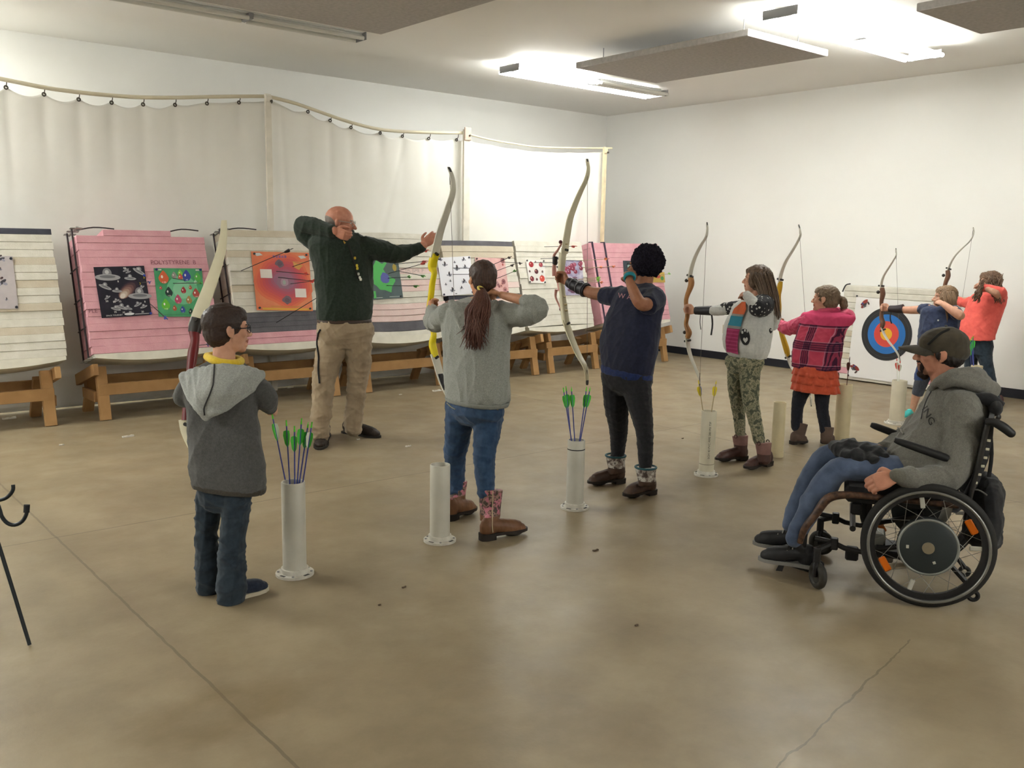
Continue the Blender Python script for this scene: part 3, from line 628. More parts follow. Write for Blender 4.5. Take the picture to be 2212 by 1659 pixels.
for k, tp, nk, tg, lb in (
 ('k', (521, 585), (632, 537), C_, 'black arrow slanting up across the top edge of the orange poster'),
 ('k', (632, 576), (700, 552), C_, 'black arrow angled up behind the shoulder of the man, top corner of orange poster'),
 ('kr', (597, 586), (669, 593), C_, 'black arrow with red vanes, upper one stuck in the orange poster'),
 ('kr', (601, 599), (682, 608), C_, 'black arrow with red vanes, lower one stuck in the orange poster'),
 ('kr', (628, 613), (684, 606), C_, 'short-looking black arrow with red vanes just under the orange poster centre'),
 ('k', (597, 697), (700, 634), C_, 'black arrow slanting up from the grey strips under the orange poster'),
 ('kr', (852, 571), (924, 564), D_, 'black arrow with red nock, upper one above the green ring poster'),
 ('kr', (839, 591), (922, 567), D_, 'black arrow with red nock rising from the green ring'),
 ('kg', (862, 586), (919, 597), D_, 'black arrow with green vanes drooping from the slate poster edge'),
 ('kg', (838, 601), (888, 598), D_, 'black arrow with green vanes level in the blue centre'),
 ('kg', (835, 617), (905, 618), D_, 'black arrow with green vanes under the green ring'),
 ('kr', (868, 552), (926, 540), D_, 'black arrow with red vanes just under the wrist of the man'),
 ('k', (978, 593), (1050, 592), E_, 'black arrow in the middle of the fly poster, upper'),
 ('k', (978, 579), (1040, 580), E_, 'black arrow in the fly poster beside the fly near its middle'),
 ('k', (1060, 574), (1105, 554), E_, 'steep black arrow above the cell poster'),
 ('k', (1065, 588), (1111, 571), E_, 'black arrow slanting up at the middle of the cell poster'),
 ('kg', (1070, 603), (1116, 584), E_, 'black arrow with green vanes slanting up at the cell poster'),
 ('k', (1088, 566), (1128, 569), E_, 'black arrow beside the upper corner of the cell poster'),
 ('k', (1153, 567), (1206, 567), F_, 'black arrow stuck in the apple poster, middle one'),
 ('k', (1168, 559), (1208, 558), F_, 'black arrow at the top of the apple poster'),
 ('k', (1172, 575), (1210, 577), F_, 'black arrow at the edge of the apple poster, lowest'),
 ('kr', (1176, 533), (1246, 532), F_, 'arrow with dark red vanes high on the all white target'),
 ('to', (1252, 563), (1316, 559), G_, 'arrow with orange vanes, highest on the strapped pink target'),
 ('to', (1258, 578), (1302, 577), G_, 'arrow with orange vanes crossing the straps'),
 ('to', (1290, 578), (1329, 575), G_, 'arrow with orange vanes just past the straps'),
 ('tg', (1250, 603), (1297, 599), G_, 'lime vaned arrow, top of the cluster at the bow arm'),
 ('tg', (1246, 605), (1296, 602), G_, 'lime vaned arrow, middle of the cluster at the bow arm'),
 ('tg', (1250, 607), (1298, 605), G_, 'lime vaned arrow, bottom of the cluster at the bow arm'),
 ('to', (1262, 607), (1303, 610), G_, 'arrow with orange vanes under the lime cluster'),
 ('tg', (1420, 595), (1448, 591), G_, 'lime vaned arrow past the curly head'),
 ('kb', (325, 657), (362, 690), B_, 'black arrow with blue vanes hanging between the two posters'),
 ('kb', (373, 601), (400, 605), B_, 'black arrow with blue vanes in the red balloon of the green poster'),
 ('kg', (374, 612), (437, 611), B_, 'black arrow with green vanes level in the green poster'),
 ('kb', (428, 746), (452, 744), B_, 'blue vaned arrow low on the pink target by the head of the boy'),
 ('kb', (306, 610), (325, 609), B_, 'blue vaned arrow at the edge of the black poster')):
    flight(k, tp, nk, tg, lb)

# ------------------------------------------------------------------ arrow tubes on the shooting line
PVC = mat('grey white plastic pipe', 'b9b6ab', .4, .04, 5); PVCY = mat('yellowed plastic pipe', 'c2b594', .45, .05, 5); PVCC = mat('cream plastic pipe tube', 'c4bda8', .45, .04, 5)
FLG = mat('dirty white flange', 'c4c0b6', .5, .08, 20); DRK = mat('black line', '2b2a2c', .6)
def arrow_tube(x, y, h, r, m_t, label, flange=True, cap=None, z0=0.0, mark=None):
    o = thing('arrow_tube', label, 'arrow tube', (x, y, 0), 0, 'plastic pipe arrow stands on the shooting line'); c = V((x, y, 0)); m = MB(); n = 36; prof = [(r, .012), (r, h-.003), (r-.002, h), (r-.006, h), (r-.008, h-.003), (r-.008, .02)]
    rings = [[c+V((math.cos(2*PI*k/n)*a, math.sin(2*PI*k/n)*a, z)) for k in range(n)] for a, z in prof]; m.loft(rings); m.build('tube', m_t, o, smooth=50)
    if flange:
        m = MB(); m.ring(c+V((0, 0, .006)), V((0, 0, 1)), r*1.62, r*.9, .012, 40); m.ring(c+V((0, 0, .02)), V((0, 0, 1)), r*1.16, r*.98, .03, 40); f = m.build('floor_flange', FLG, o)
        for k in range(4):
            m = MB(); a = PI/2*k+.3; d = V((math.cos(a), math.sin(a), 0)); m.box(c+d*r*1.4+V((0, 0, .0125)), (.012, .03, .002), d, V((-d.y, d.x, 0)), V((0, 0, 1))); m.build('screw_slot', mat('slot', '4c4a46', .8), f)
        for k in range(4):
            a = PI/2*k+1.0; d = V((math.cos(a), math.sin(a), 0)); m = MB(); m.cyl(c+d*r*1.4+V((0, 0, .011)), c+d*r*1.4+V((0, 0, .016)), .006, 8); m.build('screw', METAL, f)
    else:
        m = MB(); m.ring(c+V((0, 0, .02)), V((0, 0, 1)), r*1.05, r*.95, .04, 36); m.build('floor_flange', m_t, o)
    if cap: m = MB(); m.ring(c+V((0, 0, h-cap)), V((0, 0, 1)), r+.0012, r-.002, .006, 36); m.build('pen_line', DRK, o)
    return o
tb = [(637, 1240, .459, .056, PVC, 'white plastic arrow tube by the boy, holding six blue arrows'), (950, 1168, .423, .054, PVC, 'empty white plastic arrow tube by the girl with the ponytail'), (1241, 1097, .425, .053, PVC, 'white arrow tube with a black ring near its top, five green arrows in it'), (1525, 1026, .461, .052, PVCC, 'cream arrow tube with black print up its side and yellow vaned arrows'), (1678, 986, .425, .047, PVCY, 'empty yellowed arrow tube by the camouflage leggings'), (1817, 950, .474, .062, PVCY, 'wide yellowed arrow tube by the girl in the pink coat'), (1936, 915, .405, .066, PVCC, 'cream arrow tube under the bow of the short sleeved girl')]
TB = []
for i, (x, y, h, r, mm, lb) in enumerate(tb):
    g = G(x, y); TB.append(g); arrow_tube(g.x, g.y, h, r, mm, lb, flange=i in (0, 1, 2, 3, 6), cap=.055 if i == 2 else None)
g = V((9.2, 4.15, 0)); arrow_tube(g.x, g.y, .42, .05, PVCY, 'yellowed arrow tube behind the capri leggings', False)
g8 = V((9.42, 3.98, 0)); arrow_tube(g8.x, g8.y, .46, .055, PVCY, 'yellowed arrow tube just behind the cap of the seated man', False)
# black print up the side of the fourth tube
o4 = [o for o in COL.objects if 'black print' in str(o.get('label', ''))][0]; vs, fs = text('SCH 40 PVC PIPE 280 PSI 73F'); c = TB[3]; dv = (V((0, 0, 0))-V((c.x, c.y, 0))).normalized(); a0 = math.atan2(dv.y, dv.x); pts = []
for x, y in vs: a = a0+.25-y*.019/.052; pts.append(V((c.x+.0525*math.cos(a), c.y+.0525*math.sin(a), .26+x*.0215)))
MB().add(pts, fs).build('print', DRK, o4, smooth=0)
m = MB(); m.ring(V((c.x, c.y, .085)), V((0, 0, 1)), .0528, .05, .005, 32); m.build('pen_line', mat('faint line', '8c8676', .6), o4)
def sheaf(c, kind, nocks, label, group, d0, floor=.02):
    for i, (x, y, sx) in enumerate(nocks):
        b = P(x, y, d0+sx*.02); dv = V((b.x-c.x, b.y-c.y, 0)); lo = V((c.x, c.y, floor))-dv.normalized()*min(.04, dv.length*.4)+V((.012*math.cos(i*2.4), .012*math.sin(i*2.4), 0)); d = (b-lo); L = d.length; o = arrow(kind if not isinstance(kind, list) else kind[i], lo, b, label[i] if isinstance(label, list) else label, group, i*1.1); o.scale = (1, 1, L/.74)
d = depth(TB[0]+V((0, 0, .5)))
sheaf(TB[0], ['gw', 'green', 'green', 'gw', 'green', 'gw'], [(586, 886, 1), (618, 902, 0), (636, 915, -1), (652, 898, 0), (667, 906, 1), (675, 906, 0)], ['blue arrow leaning toward the boy, white and green vanes', 'blue arrow with green vanes, second from the boy', 'shortest standing blue arrow in the middle of the tube', 'blue arrow standing tall with one white vane', 'blue arrow leaning away from the boy, inner of two', 'blue arrow leaning away from the boy, outermost'], 'blue arrows in the tube by the boy', d)
d = depth(TB[2]+V((0, 0, .5)))
sheaf(TB[2], 'green', [(1216, 833, 1), (1222, 830, -1), (1234, 831, 0), (1268, 831, 1), (1276, 831, -1)], ['green vaned arrow, outermost on the side of the ponytail girl', 'green vaned arrow next to the outermost one', 'green vaned arrow standing nearly upright in the tube', 'green vaned arrow under the bow tip, inner', 'green vaned arrow under the bow tip, outer'], 'green vaned arrows in the tube with a black ring', d)
d = depth(TB[3]+V((0, 0, .5)))
sheaf(TB[3], ['tyb', 'ty'], [(1508, 818, 0), (1548, 818, -1)], ['yellow and blue vaned arrow under the bow tip in the printed tube', 'yellow vaned arrow leaning in the printed tube'], 'yellow vaned arrows in the printed tube', d)
d = depth(TB[5]+V((0, 0, .5)))
sheaf(TB[5], ['rk', 'rk'], [(1836, 768, 0), (1807, 792, -2)], ['bare dark red arrow leaning out of the wide yellowed tube', 'dark arrow beside the hem of the orange skirt'], 'dark arrows in the wide yellowed tube', d)
d = depth(TB[6]+V((0, 0, .5)))
sheaf(TB[6], 'rw', [(1937, 772, 1), (1945, 777, 0)], ['white arrow with red vanes below the target face', 'white arrow with red vanes touching the bow tip'], 'red and white arrows in the tube below the target face', d)
d = depth(g8+V((0, 0, .5)))
sheaf(g8, 'green', [(2099, 726, 1), (2102, 722, -1), (2096, 730, 0), (2093, 742, 2)], ['blue arrow with green vanes behind the cap of the seated man']*4, 'blue arrows behind the cap of the seated man', d)

# ------------------------------------------------------------------ the target standing at the side wall
TXX = XR-.34
def onT(x, y, off=0.0): return onX(x, y, TXX-off)
o = thing('wall_target', 'white foam target with a pink foot, standing on the floor by the side wall', 'archery target', (TXX+.1, 5.6, 0))
m = MB(); a = onT(1821, 612).y; e = onT(2025, 640).y; zs = [.012, .075, .15, .19]+[.19+.0685*k for k in range(1, 15)]; rg = random.Random(4)
for i in range(len(zs)-1):
    ins = rg.uniform(0, .005); lean = .03*zs[i]
    m.box((TXX+.09+ins+lean, (a+e)/2+rg.uniform(-.004, .004), (zs[i]+zs[i+1])/2), (.18, a-e, zs[i+1]-zs[i]-.002), bev=.006, mi=1 if i == 1 else (2 if rg.random() < .3 and i > 2 else 0))
m.build('foam_stack', [FW_, FP, FTAN], o, smooth=0)
m = MB(); q = onT(1836, 620); m.tube([(TXX+.03, a-.08, zs[-1]+.02), (TXX+.03, a-.02, zs[-1]-.0), (TXX+.02, a+.01, zs[-1]-.08)], .008, 8, 4); m.build('corner_strap', mat('dark cord', '3c3c40', .7), o)
p = Poster('paper_target', 'large white paper target face with black, blue, red and gold rings', 'target face', [(1847, 641), (2010, 655), (1999, 836), (1829, 812)], mat('white paper', 'dcdad8', .7), lambda x, y: onT(x, y, .012)+V((.03*onT(x, y).z, 0, 0)), group=None)
c0 = onT(1913, 722, .0135); 
def disc(r, c):
    q = [V((c0.x+.017+(r*math.sin(a))*.03-.0004*p.lay, c0.y+r*math.cos(a), c0.z+r*math.sin(a))) for a in [2*PI*k/64 for k in range(64)]]
    if (q[1]-q[0]).cross(q[2]-q[0]).x > 0: q = q[::-1]
    p.mb.add(q, [tuple(range(64))], p.mi(c)); p.lay += 1
for r, c in ((.312, '2b2b2d'), (.278, '414143'), (.274, '2b2b2d'), (.233, '2a6aae'), (.193, '2464a6'), (.190, '2a6aae'), (.152, 'c9493f'), (.112, 'c2443b'), (.110, 'c9493f'), (.072, 'd8a52e'), (.036, 'c99a2a'), (.034, 'd8a52e')): disc(r, c)
p.mb.build('rings', [pm(c) for c in p.pal], p.o, smooth=0); p.mb = MB(); p.pal = []; p.lay = 2
def crest(u, v, rot):
    for x, y, w_, h_, c in ((0, 0, .085, .02, '7a3330'), (.02, -.012, .07, .016, '8c3a34'), (.0, .022, .05, .012, '3f3c40'), (-.045, .03, .03, .014, '7a3330'), (.05, .03, .02, .02, '4a3a38'), (-.01, .042, .04, .008, '5c5c60'), (-.02, -.004, .02, .01, '3a4a86')):
        ca, sa = math.cos(rot), math.sin(rot); p.el(u+x*ca-y*sa, v+x*sa+y*ca, w_*.62, h_*1.1, c, rot)
crest(.12, .07, -.6); crest(.88, .10, .6); crest(.10, .88, .75); crest(.90, .90, -.6)
p.done(); p.pins('2c2c30', ((.01, -.01), (.02, .99)))

# ------------------------------------------------------------------ scraps of paper and grit on the floor
PAP = mat('scrap paper', 'd0ccc2', .7)
for i, (x, y, s, lb) in enumerate(((277, 944, .075, 'torn white paper strip on the floor before the pink target'), (133, 962, .03, 'small white scrap on the floor below the slate topped target'), (865, 853, .03, 'white crumb on the floor past the man'), (774, 950, .025, 'white crumb between the shoes of the man'), (882, 965, .04, 'curled paper scrap on the floor between the man and the ponytail girl'), (945, 845, .09, 'crumpled clear wrapper on the floor behind the ponytail girl'), (627, 838, .06, 'white scrap under the stand of the orange poster target'), (700, 832, .08, 'white scrap under the stand behind the man'), (20, 905, .09, 'white scrap under the stand of the slate topped target'), (873, 1270, .03, 'dark leaf crumb on the open floor nearest the camera side'), (820, 1308, .02, 'tiny dark crumb on the open floor'), (1287, 1190, .05, 'grey scuffed lump on the floor beside the camouflage boot'), (1375, 1352, .025, 'tiny dark grit on the floor before the wheelchair'), (1475, 948, .03, 'dark crumb on the floor near the printed arrow tube'))):
    g = G(x, y); rg = random.Random(i); o = thing('floor_scrap', lb, 'litter', (g.x, g.y, 0), 0, 'scraps on the floor'); m = MB(); n = 5; dk = 'dark' in lb or 'grey' in lb; s = s*.6 if dk else s
    vs = [(g.x+s*(k/n-.5)*2*.6, g.y+s*j*.22*(1-k/n*.5)+rg.uniform(-.2, .2)*s*.2, .004+rg.uniform(0, .16)*s+.002) for k in range(n+1) for j in (-1, 1)]
    vs += [(x_, y_, .001) for x_, y_, z_ in vs]; N2 = 2*n+2
    fs = [(2*k, 2*k+1, 2*k+3, 2*k+2) for k in range(n)]+[(N2+2*k+2, N2+2*k+3, N2+2*k+1, N2+2*k) for k in range(n)]+[(0, N2, N2+1, 1), (2*n, 2*n+1, N2+2*n+1, N2+2*n)]+[(2*k, 2*k+2, N2+2*k+2, N2+2*k) for k in range(n)]+[(2*k+1, N2+2*k+1, N2+2*k+3, 2*k+3) for k in range(n)]
    m.add(vs, fs); m.build('scrap', PAP if not dk else mat('dark grit', '57493a', .8), o, smooth=0)

# ------------------------------------------------------------------ bow stand at the edge of the picture
IRON = mat('black iron rod', '23282c', .45, metal=.3); RUB = mat('black rubber tip', '1e1f22', .7)
ft_ = G(64, 1395); o = thing('bow_stand', 'black iron bow stand with U shaped hooks at the edge of the floor', 'bow stand', (ft_.x-.15, ft_.y, 0)); hd = depth(ft_)
m = MB(); m.tube([ft_+V((0, 0, .004)), P(0, 1185, hd-.03), P(-50, 1035, hd-.06)], .0075, 8, 2); m.build('leg', IRON, o)
l2 = G(-10, 1348); m = MB(); m.tube([l2+V((0, 0, .004)), P(-14, 1180, hd-.02), P(-50, 1035, hd-.06)], .0075, 8, 2); m.build('leg', IRON, o)
l3 = G(-140, 1400); m = MB(); m.tube([l3+V((0, 0, .004)), P(-80, 1190, hd-.08), P(-50, 1035, hd-.06)], .0075, 8, 2); m.build('leg', IRON, o)
m = MB(); m.tube([P(-50, 1180, hd-.06), P(-50, 900, hd-.06)], .009, 8); m.build('post', IRON, o)
m = MB(); m.tube([P(-50, 1080, hd-.06), P(-12, 1082, hd-.06), P(-1, 1100, hd-.07), P(4, 1116, hd-.07), P(16, 1130, hd-.07), P(32, 1134, hd-.07), P(48, 1126, hd-.07), P(57, 1110, hd-.07), P(58, 1094, hd-.07)], .0075, 10, 3); hk = m.build('hook', IRON, o)
m = MB(); m.cyl(P(57, 1107, hd-.07), P(58, 1090, hd-.07), .011, 12); m.build('rubber_tip', RUB, hk)
m = MB(); m.tube([P(-50, 1060, hd+.06), P(-30, 1066, hd+.06), P(-10, 1080, hd+.06), P(8, 1078, hd+.06), P(20, 1070, hd+.06), P(28, 1058, hd+.06), P(28, 1047, hd+.06)], .0075, 10, 3); m.build('hook', IRON, o)
# ------------------------------------------------------------------ people
SKIN = {}
def skin(key, col, col2):
    if key not in SKIN:
        t = NT('skin '+key); t.b.inputs['Roughness'].default_value = .55; t.b.inputs['Specular IOR Level'].default_value = .3
        t.b.inputs['Subsurface Weight'].default_value = .08; t.b.inputs['Subsurface Radius'].default_value = (.02, .008, .004); t.b.inputs['Subsurface Scale'].default_value = .5
        t.color(t.ramp(t.noise(26, 3), [(.3, col), (.7, col2)])); t.bump(t.noise(300, 2), .0006, .4); SKIN[key] = t.m
    return SKIN[key]
def hairmat(key, c1, c2, scale=(90, 90, 9)):
    if key in MATS: return MATS[key]
    t = NT(key); t.b.inputs['Roughness'].default_value = .5; t.b.inputs['Specular IOR Level'].default_value = .3
    mp = t.n('ShaderNodeMapping'); mp.inputs['Scale'].default_value = scale; t.l(t.coord(), mp.inputs[0])
    n = t.noise(1.6, 4, mp.outputs[0]); t.color(t.ramp(n, [(.3, c1), (.72, c2)])); t.bump(n, .004, .7); MATS[key] = t.m; return t.m
LIPS, EYEW, IRIS = mat('lips', '985f50', .5), mat('eye white', 'c9c2ba', .3), mat('iris', '2e221c', .3)
class Head:
    def __init__(s, c, f, up, size, neck, nr): 
        s.c, s.s = V(c), size; s.u = V(up).normalized(); s.f = (V(f)-s.u*V(f).dot(s.u)).normalized(); s.l = s.u.cross(s.f); s.neck = V(neck); s.nr = nr
    def pt(s, a, b, c): return s.c+(s.f*a+s.l*b+s.u*c)*s.s
    def e(s, m, p, r, n=16): m.ell(s.pt(*p), [k*s.s for k in r], s.f, s.l, s.u, n)
    def shapes(s, m, nose=1.0, chin=1.0):
        s.e(m, (-.06, 0, .13), (.43, .335, .37), 20); s.e(m, (.16, 0, .12), (.21, .27, .25)); s.e(m, (.13, 0, -.12), (.235, .265, .28)); s.e(m, (.09, 0, -.27), (.24, .225, .20)); s.e(m, (.27, 0, -.395), (.09*chin, .12, .09*chin))
        m.tube([s.pt(.34, 0, .045), s.pt(.405*(.2+.8*nose) if nose < 1 else .405+.02*(nose-1), 0, -.04), s.pt(.44+.05*(nose-1), 0, -.105)], [.035*s.s, .048*s.s, .058*s.s], 10, 4); s.e(m, (.445+.05*(nose-1), 0, -.112), (.06, .055, .05), 10)
        for k in (-1, 1):
            s.e(m, (.395, k*.05, -.122), (.05, .042, .038), 10); s.e(m, (.325, k*.12, .09), (.05, .11, .032), 10); s.e(m, (.30, k*.135, .025), (.055, .062, .045), 10); s.e(m, (.245, k*.18, -.07), (.10, .09, .09), 10)
            s.e(m, (-.02, k*.335, -.02), (.075, .026, .125), 12); s.e(m, (-.055, k*.35, .0), (.06, .03, .105), 12); s.e(m, (.005, k*.325, -.11), (.04, .028, .05), 10)
        s.e(m, (.365, 0, -.215), (.052, .095, .03), 10); s.e(m, (.355, 0, -.268), (.052, .08, .032), 10); s.e(m, (.33, 0, -.33), (.06, .11, .05), 10)
        m.limb([s.pt(-.10, 0, -.12), s.pt(-.09, 0, -.38), s.neck], [s.nr*1.05, s.nr, s.nr*1.12], 16)
    def loc(s, co, off): 
        d = co+np.array(off)-np.array(s.c); return np.stack([d@np.array(s.f), d@np.array(s.l), d@np.array(s.u)], 1)/s.s
    def inside(s, co, off, p, r):
        q = (s.loc(co, off)-np.array(p))/np.array(r); return (q*q).sum(1) < 1
def hand(m, w, d, n, th, size, curl=(.5, .6, .4), tcurl=.4, spread=.0, fan=None):
    "palm, four unequal fingers and a thumb; w wrist, d along the hand, n the way the palm faces, th the thumb side"
    d = V(d).normalized(); n = V(n); n = (n-d*n.dot(d)).normalized(); t = d.cross(n)
    if t.dot(V(th)) < 0: t = -t
    w = V(w); S = size
    m.tube([w-d*.10*S, w+d*.06*S, w+d*.25*S, w+d*.42*S, w+d*.50*S], [.155*S, .165*S, .215*S, .225*S, .19*S], 14, 3, X=t, flat=.42, power=2.6)
    m.ell(w+d*.2*S+t*.12*S+n*.05*S, (.16*S, .10*S, .08*S), d, t, n, 10)
    for k, (o, L) in enumerate(((.165, .43), (.055, .48), (-.055, .45), (-.155, .36))):
        c = curl if fan is None else fan[k]; p = w+d*(.47-.02*abs(k-1))*S+t*o*S; a = 0.0; pts = [p-d*.08*S, p]
        sd = t*(o*spread)
        for fr, cc in zip((.45, .31, .24), c):
            a += cc; p = p+(d*math.cos(a)+n*math.sin(a)+sd).normalized()*L*fr*S; pts.append(p)
        m.limb(pts, [.055*S, .056*S, .052*S, .047*S, .040*S], 10, 3)
    p = w+d*.14*S+t*.17*S+n*.03*S; a1 = (d*.55+t*.8+n*.35).normalized(); a2 = (d*(.9-.3*tcurl)+t*(.35-.6*tcurl)+n*(.3+.9*tcurl)).normalized(); a3 = (d*(.8-.4*tcurl)+t*(.15-.8*tcurl)+n*(.3+1.1*tcurl)).normalized()
    m.limb([p-a1*.06*S, p+a1*.14*S, p+a1*.14*S+a2*.18*S, p+a1*.14*S+a2*.18*S+a3*.15*S], [.075*S, .066*S, .056*S, .045*S], 10, 3)
class Person:
    def __init__(s, label, D, base, fwd, skinm, group=None, voxel=.0042):
        b = G(*base) if len(base) == 2 else V(base)
        s.o = thing('person', label, 'person', (b.x, b.y, 0), 0, group); s.off = V((b.x, b.y, 0)); s.D = D; s.f = V(fwd).normalized(); s.r = s.f.cross(V((0, 0, 1))); s.l = -s.r
        s.skin = skinm; s.b = MB(); s.vox = voxel; s.reg = []; s.rm = []
    def p(s, q, dd=None): return P(q[0], q[1], s.D+(q[2] if len(q) > 2 else (dd or 0)))
    def tube(s, m, pts, n=14, sub=4, k=1.0, ends=True, flat=1.0, X=None):
        "points (px, py, depth offset, half width in px)"
        q = [P(a[0], a[1], s.D+a[2]) for a in pts]; r = [a[3]*k*(s.D+a[2])/FPX for a in pts]; m.limb(q, r, n, sub, ends, X, flat); return q
    def trunk(s, m, rings, ratio=.62, ax0=None, ax1=None, k=1.0, n=26, shift=0.0, power=2.3, rows=None):
        "rings (y, x0, x1, dd[, ratio]) from hem to neck, given by their outline"
        R0 = V(ax0) if ax0 is not None else s.r; R1 = V(ax1) if ax1 is not None else R0; out = []; H = V((FW.x, FW.y, 0)).normalized(); hr = V((RT.x, RT.y, 0)).normalized()
        N = len(rings); raw = []
        for i, g in enumerate(rings):
            t = i/(N-1); R = R0.lerp(R1, t); R.z = 0; R.normalize(); F = V((0, 0, 1)).cross(R); rt_ = g[4] if len(g) > 4 else ratio; yl, yr = g[0] if isinstance(g[0], tuple) else (g[0], g[0])
            d = s.D+g[3]; c = P((g[1]+g[2])/2, (yl+yr)/2, d); sil = (g[2]-g[1])/2*d/FPX*k
            sc = sil/math.hypot(R.dot(hr), rt_*R.dot(H)); tilt = -(yr-yl)*d/FPX/2/max(sil, 1e-4)*k
            raw.append(tuple(c)+(sc, sc*rt_, tilt)+tuple(R))
        for q in crom(raw, 4):
            c = V(q[:3]); R = V(q[6:9]).normalized(); F = V((0, 0, 1)).cross(R); ring = []
            for j in range(n):
                a = 2*PI*j/n; ca, sa = math.cos(a), math.sin(a); ca2, sa2 = math.copysign(abs(ca)**(2/power), ca), math.copysign(abs(sa)**(2/power), sa)
                v = R*q[3]*ca2+F*q[4]*sa2; ring.append(c+v+V((0, 0, q[5]*v.dot(hr))))
            out.append(ring)
        m.loft(out); return out
    def head(s, c, size, face, up=(0, 0, 1), neck=None, nr=.05, dd=0.0, nose=1.0, chin=1.0, lips=True):
        cc = P(c[0], c[1], s.D+dd); nk = P(neck[0], neck[1], s.D+neck[2]); s.h = Head(cc, face, up, size, nk, nr); s.h.shapes(s.b, nose, chin); h = s.h
        if lips: s.rm.append(LIPS); s.reg.append(lambda co: h.inside(co, s.off, (.37, 0, -.24), (.09, .095, .045)) & (h.loc(co, s.off)[:, 0] > .34))
        s.rm.append(EYEW); s.reg.append(lambda co: np.logical_or(*[h.inside(co, s.off, (.345, k*.14, .022), (.06, .062, .022)) for k in (-1, 1)]))
        s.rm.append(IRIS); s.reg.append(lambda co: np.logical_or(*[h.inside(co, s.off, (.36, k*.13, .024), (.07, .027, .024)) for k in (-1, 1)]))
        return h
    def brows(s, m_): h = s.h; s.rm.append(m_); s.reg.append(lambda co: np.logical_or(*[h.inside(co, s.off, (.345, k*.14, .105), (.07, .09, .018)) for k in (-1, 1)]))
    def patch(s, m_, p, r, mirror=False):
        h = s.h; s.rm.append(m_)
        s.reg.append((lambda co: np.logical_or(*[h.inside(co, s.off, (p[0], k*p[1], p[2]), r) for k in (-1, 1)])) if mirror else (lambda co: h.inside(co, s.off, p, r)))
    def body(s):
        me = solid(s.b, s.vox, 3, s.off); regions(me, [s.skin]+s.rm, s.reg); return finish('body', me, s.o, 180)
    def wear(s, name, m, mats, voxel=.007, smooth=5, amp=.004, lam=.09, seed=1, stretch=(1, 1, .6), regs=(), parent=None, where=None, **tags):
        me = solid(m, voxel, smooth, s.off)
        if amp: wrinkle(me, amp, lam, seed, stretch, where)
        regions(me, mats if isinstance(mats, list) else [mats], list(regs)); return finish(name, me, parent or s.o, 180, **tags)
    def shoe(s, name, heel, toe, ankle, w, mats, shaft=None, sole=None, tall=.055, toe_up=.0, regs=None, heelblock=0.0, gz=0.0, amp=.0015):
        "heel, toe: picture points on the floor; ankle: a 3d point; shaft: [(3d point, radius)]"
        A, B = G(*heel, gz) if len(heel) == 2 else V(heel), G(*toe, gz) if len(toe) == 2 else V(toe); A.z = B.z = gz; L = (B-A).length; f = (B-A).normalized(); r = f.cross(V((0, 0, 1))); Z = V((0, 0, 1)); m = MB(); ank = V(ankle)
        m.ell(A+f*.17*L+Z*tall*.75, (.17*L, w*.8, tall*.8), f, r, Z); m.tube([A+f*.2*L+Z*tall*.9, A+f*.45*L+Z*tall*.75, A+f*.7*L+Z*tall*.52, A+f*.86*L+Z*tall*.42], [w*.8, w*.82, w*.95, w*.78], 14, 4, X=r, flat=tall*.62/w); m.ell(A+f*.84*L+Z*tall*.38, (.155*L, w*.9, tall*.42), f, r, Z)
        m.limb([A+f*.24*L+Z*tall, ank], [w*.72, w*.62 if not shaft else shaft[0][1]], 12, 3)
        if shaft: m.tube([q[0] for q in shaft], [q[1] for q in shaft], 18, 4)
        me = solid(m, .0045, 3, s.off); co = coords(me); co[:, 2] = np.maximum(co[:, 2], gz+.014+heelblock*.5); me.vertices.foreach_set('co', co.ravel())
        if amp: wrinkle(me, amp, .05, 3)
        regions(me, mats if isinstance(mats, list) else [mats], regs(A, f, L, s.off) if regs else []); o = finish(name, me, s.o, 180)
        prof = ((.0, .25), (.02, .6), (.12, .84), (.3, .76), (.5, .8), (.7, 1.02), (.85, .92), (.96, .55), (1.0, .2)); m = MB()
        up_ = [A+f*(x*L*1.02)+r*w*y for x, y in prof]+[A+f*(x*L*1.02)-r*w*y for x, y in prof[::-1]]; lo = [V((q.x, q.y, gz+.001)) for q in up_]; hi = [V((q.x, q.y, gz+.018+heelblock*.6)) for q in up_]
        if heelblock: 
            lo = [V((q.x, q.y, gz+heelblock*.65)) for q in up_]; hp = [(x, y) for x, y in prof if x <= .3]
            m.loft([[V((q.x, q.y, z)) for q in [A+f*(x*L)+r*w*y*.95 for x, y in hp]+[A+f*(x*L)-r*w*y*.95 for x, y in hp[::-1]]] for z in (gz+.001, gz+heelblock*.7)])
            m.ell(A+f*.72*L+Z*(gz+heelblock*.5), (.2*L, w*.85, heelblock*.48), f, r, Z)
        m.loft([lo, hi]); m.build('sole', sole or mat('dark sole', '2a2622', .7), o, smooth=30); return o
def strands(m, paths, r0, n=5, sub=4):
    for q in paths: m.tube(q, [r0*.6, r0]+[r0*.9]*(len(q)-3)+[r0*.25] if len(q) > 3 else [r0]*len(q), n, sub)
